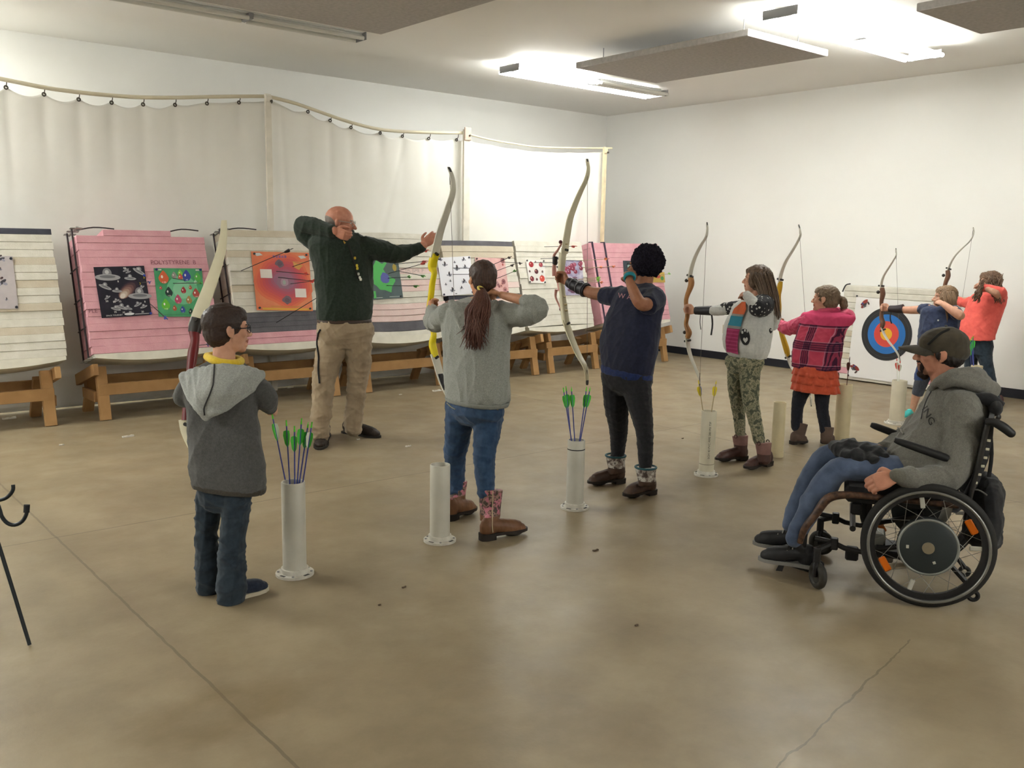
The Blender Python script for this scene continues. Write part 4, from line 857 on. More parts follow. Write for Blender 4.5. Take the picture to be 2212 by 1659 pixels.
def glasses(ps, col, r=.10, full=True):
    h = ps.h; m = MB(); mt = mat('spectacle '+col, col, .35)
    for k in (-1, 1):
        c = h.pt(.405, k*.15, .02); q = [c+(h.l*(math.cos(a)*r*1.25)+h.u*(math.sin(a)*r*.85)-h.f*abs(math.cos(a))*.02)*h.s for a in [2*PI*j/20 for j in range(21)]]
        m.tube(q, .0018, 6); m.tube([h.pt(.39, k*.28, .05), h.pt(.2, k*.34, .05), h.pt(-.02, k*.352, .06), h.pt(-.09, k*.355, .0)], .0022, 6, 3)
    m.tube([h.pt(.43, -.04, .03), h.pt(.445, 0, .045), h.pt(.43, .04, .03)], .0018, 6, 3); m.build('glasses', mt, ps.o, smooth=60)
def drape(target, pts, off=.003):
    "drop points onto a garment along the line of sight"
    bvh = BVHTree.FromPolygons([v.co for v in target.data.vertices], [tuple(p.vertices) for p in target.data.polygons]); rt_ = target
    while rt_.parent: rt_ = rt_.parent
    loc = V(rt_.location); out = []
    for x, y in pts:
        d = ray(x, y).normalized(); h = bvh.ray_cast(CAM-loc, d); out.append((h[0]+loc+(h[1] if h[1].dot(d) < 0 else -h[1])*off) if h[0] is not None else None)
    return out
def decal(name, target, polys, m, parent, dense=6, off=.0025):
    "flat printed shapes (picture outlines) laid over the cloth they are printed on"
    mb = MB()
    for poly in polys:
        q = []
        for i in range(len(poly)):
            a, b2 = poly[i], poly[(i+1) % len(poly)]
            for k in range(dense): q.append((a[0]+(b2[0]-a[0])*k/dense, a[1]+(b2[1]-a[1])*k/dense))
        c = (sum(p[0] for p in q)/len(q), sum(p[1] for p in q)/len(q)); mid = [((p[0]+c[0])/2, (p[1]+c[1])/2) for p in q]; g = drape(target, [c]+mid+q, off)
        if any(k is None for k in g): continue
        n = len(q); mb.add(g, [(0, 1+k, 1+(k+1) % n) for k in range(n)]+[(1+k, 1+n+k, 1+n+(k+1) % n, 1+(k+1) % n) for k in range(n)])
    return mb.build(name, m, parent, smooth=180) if mb.f else None
def oval(x, y, rx, ry, n=16, rot=0.0): return [(x+rx*math.cos(a)*math.cos(rot)-ry*math.sin(a)*math.sin(rot), y+rx*math.cos(a)*math.sin(rot)+ry*math.sin(a)*math.cos(rot)) for a in [2*PI*k/n for k in range(n)]]
def word_decal(name, target, st, x, y, size, m, parent, ang=0.0, skew=0.0, sx=1.0):
    vs, fs = text(st); ca, sa = math.cos(ang), math.sin(ang); px = [(x+size*(a*sx*ca+b2*sa+skew*b2), y+size*(a*sx*sa-b2*ca)) for a, b2 in vs]; g = drape(target, px)
    keep = [f for f in fs if all(g[i] is not None for i in f)]
    if keep: MB().add([k if k is not None else V((0, 0, 0)) for k in g], keep).build(name, m, parent, smooth=0)
def line_decal(name, target, pts, wpx, m, parent, off=.002):
    q = crom(pts, 6); g = [k for k in drape(target, [tuple(p) for p in q], off) if k is not None]
    if len(g) > 2: mb = MB(); mb.tube(g, wpx*depth(g[0])/FPX/2, 6); mb.build(name, m, parent, smooth=180)

# ------------------------------------------------------------------ bows
STRG = mat('bow string', '6d6a62', .6); LIMB = mat('white bow limb', 'c9c6ba', .35, .03, 8); LIMBC = mat('cream bow limb', 'd0cab0', .35, .03, 8); TIPM = mat('grey limb tip', '4b4a4c', .4)
BOLT = mat('dark limb bolt', '2a2624', .4)
def bow(label, up, lo, riser, rr, to3, N, rmat, lmat=LIMB, lw=.022, string=True, grip=None, gmat=None, extra=None, rflat=.6, tipm=None):
    "up, lo: limb outlines from riser to tip; riser: points with half widths"
    R = [to3(*p) for p in riser]; U = [to3(*p) for p in up]; L = [to3(*p) for p in lo]; base = R[len(R)//2]
    o = thing('recurve_bow', label, 'bow', (base.x, base.y, 0), 0, 'recurve bows of the archers'); N = V(N).normalized()
    m = MB(); m.tube(R, rr, 14, 4, X=N, flat=rflat, power=3.2); ro = m.build('riser', rmat, o, smooth=60)
    for q in (U, L):
        n = len(q); m = MB(); rad = [lw*(1-.62*(k/(n-1))**1.5) for k in range(n)]; m.tube(q, rad, 10, 5, X=N, flat=.2, power=5); lb = m.build('limb', lmat, o, smooth=50)
        m = MB(); t = q[-1]-q[-2]; m.tube([q[-1]-t*.75, q[-1]-t*.3, q[-1]], [lw*.44, lw*.42, lw*.30], 8, 3, X=N, flat=.32, power=4); m.build('limb_tip', tipm or TIPM, lb)
        d = (q[1]-q[0]).normalized(); m = MB(); c = q[0]+d*.03; side = d.cross(N); m.cyl(c-side*.03, c+side*.03, .009, 10); m.build('limb_bolt', BOLT, o)
    if string:
        a, b2 = U[-1]+(U[-2]-U[-1])*.35, L[-1]+(L[-2]-L[-1])*.35; m = MB(); m.tube([a, (a+b2)/2, b2], .0016, 5); m.build('string', STRG, o)
        for e, q in ((a, b2), (b2, a)):
            m = MB(); dq = (q-e).normalized(); m.tube([e, e+dq*.09], .0026, 6); m.build('string_serving', mat('dark serving', '3a3836', .6), o)
    if grip: m = MB(); g = [to3(*p) for p in grip[0]]; m.tube(g, grip[1], 12, 4, X=N, flat=.8); m.build('grip', gmat or rmat, o, smooth=60)
    if extra: extra(o, to3, N)
    return o
PXd, NXd, PYd, NYd = V((1, 0, 0)), V((-1, 0, 0)), V((0, 1, 0)), V((0, -1, 0))
FAIR, WARM, BROWN, RUDDY = skin('fair', 'b98a72', 'c99a82'), skin('warm', 'a9775a', 'b98668'), skin('brown', '8a5c44', '98694e'), skin('ruddy', 'b0755f', 'bf866e')
DENIM = cloth('dark denim', '1f2933', '2b3742', 30, 900, .0012); DENIM2 = cloth('blue denim', '233854', '304866', 25, 900, .0012); DENIM3 = cloth('faded denim', '3a465c', '4f5c75', 14, 900, .0012)
HEATH = cloth('heather grey knit', '7d7f7b', '8b8d88', 120, 600, .0012, speck=.25)

# ---- girl in the grey sweatshirt, seen from behind, drawing a yellow riser bow
s = Person('person with a long brown ponytail in a grey sweatshirt aiming a bow, pink camouflage boots', 5.2, (1040, 1140), PXd, WARM, 'people on the shooting line')
s.head((1040, 603), .205, (.15, .98, -.03), (.02, .05, 1), (1040, 668, .0), .047)
hw = (1082, 637, -.10)
s.tube(s.b, [(1168, 664, -.27, 12), (1130, 649, -.24, 11.5), (1098, 641, -.14, 9.5), (1084, 637, -.10, 8)]); hand(s.b, s.p(hw), s.p((1058, 626, .02))-s.p(hw), (-.3, .2, -.6), (0, .3, 1), .155, (.6, 1.1, .8), .5)
lw_ = (931, 664, .52); s.tube(s.b, [(940, 690, .30, 13), (934, 672, .45, 10), (931, 664, .52, 9)]); hand(s.b, s.p(lw_), s.p((925, 652, .66))-s.p(lw_), (.9, -.2, 0), (0, 0, 1), .15, (1.1, 1.1, .9), .6)
tr = [((868, 862), 963, 1097, 0), ((850, 846), 960, 1100, 0), (815, 957, 1099, 0), (775, 957, 1099, 0), (735, 955, 1099, 0), (703, 953, 1104, 0), (678, 955, 1102, .0), (661, 968, 1085, .0), (650, 993, 1066, 0), (642, 1012, 1056, 0)]
s.trunk(s.b, tr, .6, k=.75); s.tube(s.b, [(998, 885, .06, 20), (985, 978, .14, 15), (985, 1060, .2, 11), (985, 1095, .2, 10)]); s.tube(s.b, [(1050, 885, -.06, 20), (1046, 985, -.12, 16), (1054, 1060, -.16, 12), (1058, 1110, -.16, 10)]); s.body()
m = MB(); s.trunk(m, tr, .6)
s.tube(m, [(1083, 676, -.06, 27), (1128, 682, -.2, 25), (1164, 669, -.28, 23), (1156, 656, -.28, 20), (1134, 650, -.245, 15)]); s.tube(m, [(968, 678, .06, 26), (948, 692, .2, 25), (936, 692, .33, 23), (936, 676, .45, 17), (933, 668, .5, 13)])
sw = s.wear('sweatshirt', m, HEATH, .007, 4, .007, .10, 11, (1, 1, .8))
m = MB(); s.trunk(m, [(872, 964, 1095, 0), (862, 961, 1099, 0)], .61, k=1.01); s.wear('waistband', m, cloth('rib knit', '747671', '80827d', 150, 900), .006, 2, .001, .03, 2, parent=sw)
m = MB()
for k in range(9): u = k/8; q = (975+u*95, 655+6*math.sin(u*PI)); tip = (1022, 752); d = -.172-.02*math.sin(u*PI); m.limb([s.p((q[0], q[1], d+.05)), s.p(((q[0]*1.1+tip[0]*.9)/2, 700, d-.01)), s.p((tip[0]+(u-.5)*14, tip[1]-18*abs(u-.5), d+.015))], [.022, .024, .014], 10, 4)
s.wear('hood', m, HEATH, .006, 5, .003, .07, 5, parent=sw)
m = MB(); s.trunk(m, [(918, 990, 1064, 0), (897, 966, 1084, 0), (880, 961, 1089, 0), (866, 967, 1086, 0)], .58)
s.tube(m, [(993, 898, .06, 32), (989, 940, .10, 29), (983, 985, .14, 24), (985, 1030, .19, 21), (984, 1062, .21, 19)]); s.tube(m, [(1055, 898, -.06, 33), (1051, 940, -.09, 30), (1046, 985, -.12, 25), (1048, 1035, -.15, 22), (1050, 1066, -.16, 20)])
jn = s.wear('jeans', m, DENIM2, .006, 4, .006, .07, 21, (.7, .7, 1.3))
STI = mat('tan stitching', '8c8466', .8)
line_decal('pocket_stitching', jn, [(1033, 873), (1050, 878), (1066, 882), (1076, 886)], 2, STI, jn); line_decal('pocket_stitching', jn, [(966, 871), (976, 880), (984, 884)], 2, STI, jn)
t = NT('pink camouflage leather'); t.b.inputs['Roughness'].default_value = .6; n1 = t.noise(22, 3); n2 = t.noise(34, 4); bs_ = t.ramp(n1, [(.38, '3a2c24'), (.46, '6a5144'), (.5, '8a6a60'), (.56, '3f332b')], 'CONSTANT'); t.color(t.mix(t.ramp(n2, [(.52, '000000'), (.55, 'ffffff')]), bs_, 'b06a78')); PCAMO = t.m
BTAN = mat('brown boot leather', '5e3f2a', .5, col2='734f35', vs=14, bs=60, bd=.001); BDK = mat('dark boot sole', '241d18', .6)
def shaftreg(h0): return lambda A, f, L, off: [lambda c: c[:, 2] > h0]
bt = s.shoe('boot', (1036, 1168), (1136, 1152), s.p((1059, 1105, -.16)), .045, [BTAN, PCAMO], [(s.p((1058, 1125, -.15)), .055), (s.p((1059, 1090, -.15)), .060), (s.p((1060, 1057, -.15)), .068)], BDK, .085, regs=shaftreg(.125), heelblock=.035)
b2 = s.shoe('boot', (965, 1126), (1026, 1106), s.p((985, 1075, .22)), .045, [BTAN, PCAMO], [(s.p((984, 1090, .22)), .055), (s.p((985, 1060, .22)), .060), (s.p((986, 1038, .22)), .066)], BDK, .085, regs=shaftreg(.125), heelblock=.035)
line_decal('piping', bt, [(1064, 1060), (1064, 1090), (1063, 1130), (1064, 1150)], 2.5, mat('cream piping', 'a8987c', .6), bt)
HB = hairmat('brown hair', '2c201c', '4a342a'); HB2 = hairmat('reddish brown hair', '452b24', '694438')
h = s.h; m = MB(); h.e(m, (-.10, 0, .13), (.44, .385, .41), 20); h.e(m, (-.17, 0, -.05), (.33, .345, .34), 18); h.e(m, (.0, 0, .2), (.36, .34, .32), 18)
hr_ = s.wear('hair', m, HB, .005, 4, .003, .03, 7, (1.2, 1.2, .25))
m = MB(); rg = random.Random(5)
for k in range(330):
    a = rg.uniform(0, 2*PI); r_ = math.sqrt(rg.random()); x0, y0 = 1040+8*r_*math.cos(a), 626+5*r_*math.sin(a); e = rg.random()**.7; xe, ye = 1025+rg.gauss(0, 12)+(1-e)*8, 696+e*62
    xm = 1034+27*r_*math.cos(a)-6*e; d = -.13+.03*math.sin(a)*r_
    strands(m, [[s.p((x0, y0, -.115)), s.p((1039+19*r_*math.cos(a), 648, d-.05)), s.p((xm, 672+rg.uniform(0, 14), d-.085)), s.p(((xe+xm)/2, (ye+680)/2, d-.105)), s.p((xe, ye, d-.10))]], .0042)
m.build('ponytail', HB2, s.o, smooth=180)
m = MB(); m.torus(s.p((1040, 625, -.115)), (.1, -.5, .6), .022, .006, 20, 8); m.build('hair_tie', mat('yellow hair tie', 'c4b45a', .7), s.o)
GX = s.p((924, 655, .62)).x; tg = lambda x, y: onX(x, y, GX)
YRI = mat('yellow riser', 'd9c51c', .35); WOOD = mat('bow wood', '8f6238', .45, col2='a8794a', vs=18); WOODD = mat('dark bow wood', '5e4030', .45, col2='745240', vs=18)
bow('white limbed bow with a bright yellow riser held by the ponytail girl', [(938, 556), (944, 530), (952, 497), (966, 455), (977, 420), (979, 397), (975, 376), (969, 361)], [(938, 765), (944, 785), (953, 818), (966, 850), (984, 880), (992, 900)],
    [(942, 549), (936, 562), (934, 578), (938, 590), (934, 612), (931, 640), (928, 655), (927, 672), (931, 700), (937, 722), (934, 742), (938, 760), (941, 772)], [.022, .026, .026, .017, .018, .018, .016, .016, .016, .017, .022, .022, .018], tg, PXd, YRI, LIMB, .030, rflat=.85, extra=lambda o, t3, N: [(lambda m: (m.tube([t3(951, 808), t3(957, 826), t3(963, 843)], [.019, .0185, .018], 8, 3, X=N, flat=.27, power=5), m.build('limb_label', mat('black limb label', '26262a', .4, .3, 60), o)))(MB())])

# ---- boy in the two tone grey jacket
s = Person('boy with short brown hair and glasses in a grey jacket with a pale hood, watching', 4.12, (490, 1290), (.80, .60, 0), FAIR, 'people on the shooting line')
s.head((492, 712), .222, (.97, -.16, -.04), (0, 0, 1), (484, 786, 0), .048, nose=.9)
tr = [((1046, 1058), 414, 574, 0), ((1020, 1034), 408, 577, 0), (985, 407, 572, 0), (930, 405, 562, 0), (880, 400, 556, 0), (845, 394, 560, 0), (818, 396, 562, 0), (800, 410, 552, 0), (786, 440, 530, 0), (777, 456, 514, 0)]
AXR = RT.copy(); AXR.z = 0; s.r = (AXR+V((0, -.25, 0))).normalized()
s.trunk(s.b, tr, .62, k=.76); s.tube(s.b, [(454, 1066, .05, 18), (447, 1150, .06, 15), (450, 1260, .06, 11)]); s.tube(s.b, [(512, 1066, -.03, 19), (503, 1150, -.03, 15), (500, 1275, -.03, 11)])
s.tube(s.b, [(580, 872, .03, 15), (584, 880, .16, 11), (588, 884, .24, 9)]); hand(s.b, s.p((588, 884, .24)), FW+V((0, 0, -.1)), RT*-1, (0, 0, 1), .13, (1.0, 1.1, .8), .5)
s.tube(s.b, [(400, 862, .05, 15), (408, 850, .18, 11), (411, 840, .25, 9)]); hand(s.b, s.p((411, 840, .25)), FW, RT, (0, 0, 1), .13, (1.1, 1.1, .9), .5); s.brows(mat('dark brow', '3a2a22', .7)); s.body()
CHAR = cloth('charcoal knit', '474747', '525251', 90, 600, .0012, speck=.2); HOODG = cloth('pale heather knit', '8f9290', '9da09d', 110, 600, .0012, speck=.2)
m = MB(); s.trunk(m, tr, .62); s.tube(m, [(545, 828, 0, 27), (570, 850, 0, 25), (578, 868, .03, 22), (582, 876, .14, 17), (585, 881, .2, 14)]); s.tube(m, [(418, 826, 0, 26), (402, 846, .02, 24), (397, 862, .05, 21), (404, 854, .15, 16), (408, 848, .2, 14)])
jk = s.wear('jacket', m, CHAR, .007, 4, .007, .11, 31, (1, 1, .5))
m = MB(); s.trunk(m, [((1052, 1064), 416, 573, 0), ((1040, 1052), 413, 576, 0)], .62, k=1.01); s.wear('waistband', m, cloth('dark rib', '39352f', '423d37', 150, 900), .006, 2, .001, .03, 2, parent=jk)
m = MB(); TP = (443, 905)
for k in range(13):
    u = k/12; a = (398+u*166, 812-15*math.sin(u*PI)**.7-u*2); bend = .5-.5*abs(2*u-1); d0 = -.075-.075*math.sin(u*PI)
    m.limb([s.p((a[0], a[1], d0+.02)), s.p((a[0]*.62+TP[0]*.38, a[1]*.6+TP[1]*.4+4, d0-.035)), s.p((a[0]*.25+TP[0]*.75, a[1]*.25+TP[1]*.75+2, -.165)), s.p((TP[0]+(u-.5)*8, TP[1]-6*abs(u-.5), -.15))], [.024, .030, .022, .014], 10, 4)
hd_ = s.wear('hood', m, HOODG, .006, 6, .006, .09, 33, (1, 1, .5), parent=jk)
line_decal('hood_seam', hd_, [(463, 788), (462, 810), (460, 832), (454, 850), (447, 866), (441, 882), (442, 896)], 3.5, mat('dark seam thread', '3c3c3e', .8), hd_)
m = MB(); m.tube([s.p((447, 770, .0)), s.p((459, 777, -.08)), s.p((483, 784, -.112)), s.p((508, 785, -.09)), s.p((520, 780, .0)), s.p((505, 774, .07)), s.p((470, 768, .07)), s.p((447, 770, .0))], .019, 10, 4, flat=1.0); s.wear('yellow_shirt', m, cloth('yellow jersey', 'c9a92c', 'd3b636', 60, 700), .005, 3, .001, .04, 3)
m = MB(); s.trunk(m, [(1105, 452, 518, 0), (1085, 432, 538, 0), (1060, 427, 545, 0), (1040, 428, 546, 0)], .62); s.tube(m, [(452, 1070, .05, 29), (448, 1120, .05, 28), (446, 1150, .06, 25), (448, 1200, .06, 27), (450, 1245, .06, 28), (451, 1270, .06, 26)]); s.tube(m, [(514, 1070, -.03, 32), (508, 1120, -.03, 31), (503, 1160, -.04, 29), (500, 1210, -.04, 31), (500, 1262, -.04, 33), (499, 1292, -.04, 31)])
s.wear('jeans', m, DENIM, .006, 4, .009, .07, 35, (.6, .6, 1.5))
NAVC = cloth('navy canvas', '1c2433', '262f40', 60, 800); OFFW = mat('off white sole', 'b5ac98', .6)
s.shoe('shoe', (478, 1304), (577, 1272), s.p((497, 1262, -.04)), .042, NAVC, None, OFFW, .062); s.shoe('shoe', (436, 1280), (505, 1246), s.p((452, 1240, .06)), .04, NAVC, None, OFFW, .06)
h = s.h; m = MB(); h.e(m, (-.085, 0, .155), (.45, .365, .39), 20); h.e(m, (-.2, 0, -.02), (.30, .325, .36), 18); h.e(m, (.15, 0, .27), (.25, .27, .21), 16); h.e(m, (.02, .30, .12), (.14, .06, .14), 10); h.e(m, (.02, -.30, .12), (.14, .06, .14), 10)
s.wear('hair', m, hairmat('short brown hair', '281d1a', '3b2c27', (60, 60, 60)), .005, 3, .003, .03, 9); glasses(s, '23252c')
tg = lambda x, y: P(x, y, 4.12+.33+.0004*(800-y))
bow('pale limbed bow with a dark red riser held by the boy', [(422, 706), (430, 680), (443, 645), (458, 605), (470, 570), (479, 535), (483, 505), (484, 476)], [(402, 905), (406, 930), (418, 960), (440, 1000), (452, 1030), (456, 1050)], [(427, 690), (420, 712), (421, 735), (417, 760), (412, 800), (409, 840), (405, 870), (403, 908)], [.026, .026, .021, .024, .02, .018, .02, .022], tg, RT, mat('dark red riser', '6a1e22', .3), LIMBC, .036, string=False, rflat=.8, tipm=LIMBC, extra=lambda o, t3, N: [(lambda m: (m.tube([t3(427, 688), t3(423, 702), t3(420, 718)], [.03, .0315, .029], 14, 3, X=N, flat=.75, power=3.2), m.build('limb_pocket', BOLT, o)))(MB())])

# ---- man in the dark green pullover
s = Person('bald man with glasses in a dark green pullover and khaki trousers, arm stretched out', 7.25, (735, 950), (-.25, -.97, 0), RUDDY, voxel=.0045)
h = s.head((736, 482), .262, (.74, -.62, -.06), (.06, -.06, 1), (735, 528, .0), .066)
tr = [((690, 694), 688, 798, 0), (672, 686, 803, 0), (640, 686, 804, 0), (605, 683, 803, 0), (570, 678, 804, 0), (545, 672, 802, 0), (527, 668, 797, 0), (512, 675, 788, 0), (504, 700, 775, 0), (498, 718, 758, 0)]
s.trunk(s.b, tr, .68, k=.8); s.tube(s.b, [(721, 715, 0, 19), (708, 780, -.03, 15), (699, 822, -.06, 13), (693, 925, -.09, 9)]); s.tube(s.b, [(770, 715, .02, 18), (775, 780, .06, 15), (772, 815, .09, 12), (764, 915, .16, 9)])
s.tube(s.b, [(664, 489, -.09, 11), (695, 492, -.145, 11), (722, 499, -.19, 10)]); hand(s.b, s.p((722, 499, -.19)), s.p((746, 509, -.20))-s.p((722, 499, -.19)), (0, .8, .3), (0, 0, 1), .185, (.5, .9, .7), .3)
s.tube(s.b, [(855, 548, .05, 13), (908, 534, .1, 9.5), (914, 530, .1, 9)]); hand(s.b, s.p((914, 530, .1)), s.p((936, 511, .12))-s.p((914, 530, .1)), (.5, .8, -.2), (.2, -.6, .8), .19, (.35, .5, .3), .1, .4)
GREYH = mat('grey stubble', '7d746c', .8); s.patch(GREYH, (-.28, 0, .0), (.30, .36, .24)); s.patch(mat('grey moustache', '8a7a70', .8), (.40, 0, -.19), (.07, .12, .035)); s.brows(GREYH); s.body()
GRNP = cloth('dark green fleece', '1d261e', '273128', 60, 500, .0015)
m = MB(); s.trunk(m, tr, .68); s.tube(m, [(678, 520, -.0, 24), (660, 500, -.02, 24), (656, 487, -.06, 21), (675, 488, -.11, 19), (705, 496, -.16, 16), (719, 500, -.18, 14)]); s.tube(m, [(790, 532, .0, 23), (820, 541, .02, 24), (855, 549, .05, 21), (890, 541, .09, 15), (909, 535, .1, 12)])
pl = s.wear('pullover', m, GRNP, .008, 4, .008, .12, 41, (1, 1, .7))
m = MB(); m.tube([s.p((716, 500, .05)), s.p((724, 508, -.07)), s.p((742, 520, -.13)), s.p((757, 512, -.10)), s.p((762, 500, .02))], .014, 10, 4); m.build('collar', GRNP, pl, smooth=180)
m = MB(); m.tube([s.p((742, 521, -.125)), s.p((745, 526, -.14)), s.p((738, 516, -.13)), s.p((735, 511, -.11))], .010, 8, 3); m.build('shirt_collar', mat('yellow checked collar', 'a8863c', .8), s.o)
ld = drape(pl, [(752, 528), (758, 545), (763, 565), (769, 590), (774, 604)], .006); m = MB(); m.tube([k for k in ld if k], .006, 6, 3); ly = m.build('lanyard', mat('dark lanyard', '1b1a16', .7), s.o)
for (x, y), c in (((765, 558), 'c9a83a'), ((769, 574), 'c9b23a'), ((770, 580), 'c9b23a'), ((773, 592), 'b9b7ac'), ((776, 600), 'd6d4ca'), ((778, 604), 'd6d4ca')):
    q = drape(pl, [(x, y)], .012)[0]; m = MB(); m.box(q, (.018, .012, .022), RT, FW, UP, bev=.004); m.build('charm', pm(c), ly)
KHAKI = cloth('khaki twill', '877660', '98876f', 12, 900, .001)
m = MB(); s.trunk(m, [(752, 712, 782, 0), (735, 694, 800, 0), (715, 687, 806, 0), (690, 689, 798, 0)], .68); s.tube(m, [(720, 737, -.01, 34), (709, 780, -.03, 30), (699, 822, -.06, 26), (696, 870, -.08, 23), (692, 915, -.09, 22), (692, 938, -.09, 20)]); s.tube(m, [(771, 735, .02, 33), (775, 780, .06, 28), (773, 812, .09, 24), (767, 870, .14, 21), (763, 910, .16, 22), (763, 924, .16, 20)])
tw = s.wear('trousers', m, KHAKI, .007, 4, .010, .10, 43, (.7, .7, 1.2))
m = MB(); s.trunk(m, [(697, 688, 800, 0), (689, 689, 799, 0)], .685, k=1.01); m2 = s.wear('belt', m, mat('brown belt', '3a2a20', .5), .007, 2, 0)
line_decal('key_strap', tw, [(693, 712), (688, 722), (686, 745), (689, 770), (688, 800), (691, 828)], 4, mat('black strap', '1c1b1d', .7), tw, .006)
BRS = mat('dark brown shoe', '2b221c', .6, .1, 20); s.shoe('shoe', (704, 938), (690, 972), s.p((694, 925, -.09)), .058, BRS, None, None, .085); s.shoe('shoe', (741, 934), (820, 946), s.p((763, 912, .16)), .056, BRS, None, None, .08)
glasses(s, 'a8a49c', .10)

# ---- person in the navy T-shirt with curly black hair
s = Person('person with a round black afro in a navy T-shirt aiming a cream bow', 5.98, (1350, 1065), NXd, BROWN, 'people on the shooting line')
s.head((1389, 576), .222, (-.30, .95, -.02), (0, -.05, 1), (1388, 622, .02), .055, dd=.0)
tr = [((795, 810), 1303, 1404, 0), ((775, 790), 1300, 1409, 0), (745, 1299, 1417, 0), (715, 1304, 1421, 0), (685, 1313, 1424, 0), (662, 1324, 1430, 0), (642, 1330, 1434, 0), (627, 1340, 1428, 0), (617, 1362, 1414, 0), (610, 1374, 1404, 0)]
s.trunk(s.b, tr, .7, k=.78); s.tube(s.b, [(1338, 815, .05, 20), (1333, 885, .09, 17), (1335, 985, .16, 11)]); s.tube(s.b, [(1372, 817, -.06, 20), (1386, 895, -.115, 16), (1394, 1005, -.16, 11)])
s.tube(s.b, [(1340, 636, .1, 17), (1285, 634, .24, 14), (1250, 620, .34, 11), (1226, 608, .43, 8.5)]); hand(s.b, s.p((1226, 608, .43)), s.p((1206, 594, .56))-s.p((1226, 608, .43)), (-.9, .2, 0), (0, .2, 1), .17, (1.0, 1.1, .9), .5)
s.tube(s.b, [(1414, 645, -.15, 14), (1396, 657, -.25, 15), (1381, 653, -.28, 14), (1367, 625, -.22, 11.5), (1358, 602, -.13, 8.5)]); hand(s.b, s.p((1358, 602, -.13)), s.p((1358, 582, -.04))-s.p((1358, 602, -.13)), (.5, .4, 0), (-.6, .6, .3), .155, (1.0, 1.3, .9), .6); s.body()
NAVY = cloth('navy cotton', '1a1d30', '21253a', 50, 700, .001)
m = MB(); s.trunk(m, tr, .7); s.tube(m, [(1345, 640, .08, 23), (1322, 641, .14, 22), (1301, 637, .2, 19)], ends=False); s.tube(m, [(1416, 643, -.13, 25), (1404, 655, -.2, 24), (1398, 660, -.25, 22)], ends=False)
ts = s.wear('t_shirt', m, NAVY, .007, 4, .006, .12, 51, (1, 1, .6))
m = MB(); s.trunk(m, [((808, 824), 1303, 1404, 0), ((800, 815), 1302, 1405, 0), ((790, 805), 1303, 1405, 0)], .7, k=1.012); s.wear('undershirt', m, cloth('royal blue cotton', '18254c', '1f2e5c', 50, 700), .006, 2, .002, .05, 3)
WRD = mat('worn salmon print', 'b07f84', .8); word_decal('print_letters', ts, 'W A', 1350, 641, 15, WRD, ts, .16, .0)
m = MB(); s.trunk(m, [(852, 1328, 1382, 0), (838, 1309, 1399, 0), (820, 1302, 1405, 0), (800, 1303, 1404, 0)], .7); s.tube(m, [(1333, 830, .05, 33), (1332, 880, .08, 27), (1336, 925, .12, 21), (1335, 970, .15, 16), (1333, 990, .16, 15)]); s.tube(m, [(1374, 832, -.07, 34), (1384, 885, -.11, 26), (1392, 930, -.14, 20), (1394, 980, -.16, 17), (1394, 1005, -.16, 15)])
s.wear('leggings', m, cloth('black knit', '1b1b1e', '232326', 60, 800), .006, 4, .004, .06, 53, (.6, .6, 1.4))
t = NT('snow camouflage leather'); t.b.inputs['Roughness'].default_value = .6; t.color(t.ramp(t.noise(26, 4), [(.36, '4a3d38'), (.44, '8a8078'), (.52, 'b7b2ab'), (.6, '6d6660')], 'CONSTANT')); SCAMO = t.m
BRN2 = mat('dark brown boot leather', '3b2a22', .5, col2='4b372c', vs=14); TEAL = mat('teal trim', '1f4a52', .6)
for hl, te, dd, sh in (((1349, 1042), (1271, 1050), .17, (1330, 985, 978)), ((1415, 1066), (1348, 1078), -.16, (1395, 1010, 1003))):
    a_ = s.p((sh[0], sh[1]+20, dd)); bo = s.shoe('boot', hl, te, a_, .047, [BRN2, SCAMO], [(s.p((sh[0]+4, sh[1]+38, dd)), .054), (s.p((sh[0]+1, sh[1]+16, dd)), .060), (s.p((sh[0], sh[1], dd)), .068)], BDK, .085, regs=shaftreg(.125), heelblock=.03)
    m = MB(); m.torus(s.p((sh[0], sh[1]-1, dd)), (0, 0, 1), .066, .007, 24, 8); m.build('boot_rim', TEAL, bo)
h = s.h; m = MB(); rg = random.Random(2); c = s.p((1399, 564, -.02)); R_ = 36*5.96/FPX
m.ell(c, (R_, R_, R_*1.02), n=24)
for k in range(210):
    z = rg.uniform(-1, 1); a = rg.uniform(0, 2*PI); q = V((math.sqrt(1-z*z)*math.cos(a), math.sqrt(1-z*z)*math.sin(a), z))
    if q.dot(h.f) > .45 and z < .5: continue
    m.ell(c+q*R_*rg.uniform(.93, 1.02), rg.uniform(.010, .017), n=8)
t = NT('tight black curls'); t.b.inputs['Roughness'].default_value = .85; t.b.inputs['Specular IOR Level'].default_value = .1; t.color(t.ramp(t.noise(90, 4), [(.35, '15131a'), (.7, '24212c')])); t.bump(t.noise(130, 3), .012, .9)
s.wear('hair', m, t.m, .005, 1, .006, .018, 8, (1, 1, 1)); glasses(s, '17171c')
GUARD = mat('black leather', '222126', .5, .1, 30); m = MB(); q = s.tube(m, [(1229, 610, .42, 11), (1246, 619, .36, 12.5), (1268, 628, .28, 14.5)], ends=False); ag = m.build('arm_guard', GUARD, s.o, smooth=60)
for u in (.25, .6, .9):
    c = q[0].lerp(q[2], u); m = MB(); m.torus(c, (q[2]-q[0]), (11+3.6*u)*6.3/FPX+.003, .004, 24, 6); m.build('strap', mat('grey strap', '6b6a70', .6), ag)
m = MB(); m.torus(s.p((1360, 599, -.145)), s.p((1358, 580, -.09))-s.p((1362, 612, -.19)), .032, .009, 24, 8, flat=1.6); m.build('wristwatch', mat('teal watch strap', '1f7f8c', .4), s.o)
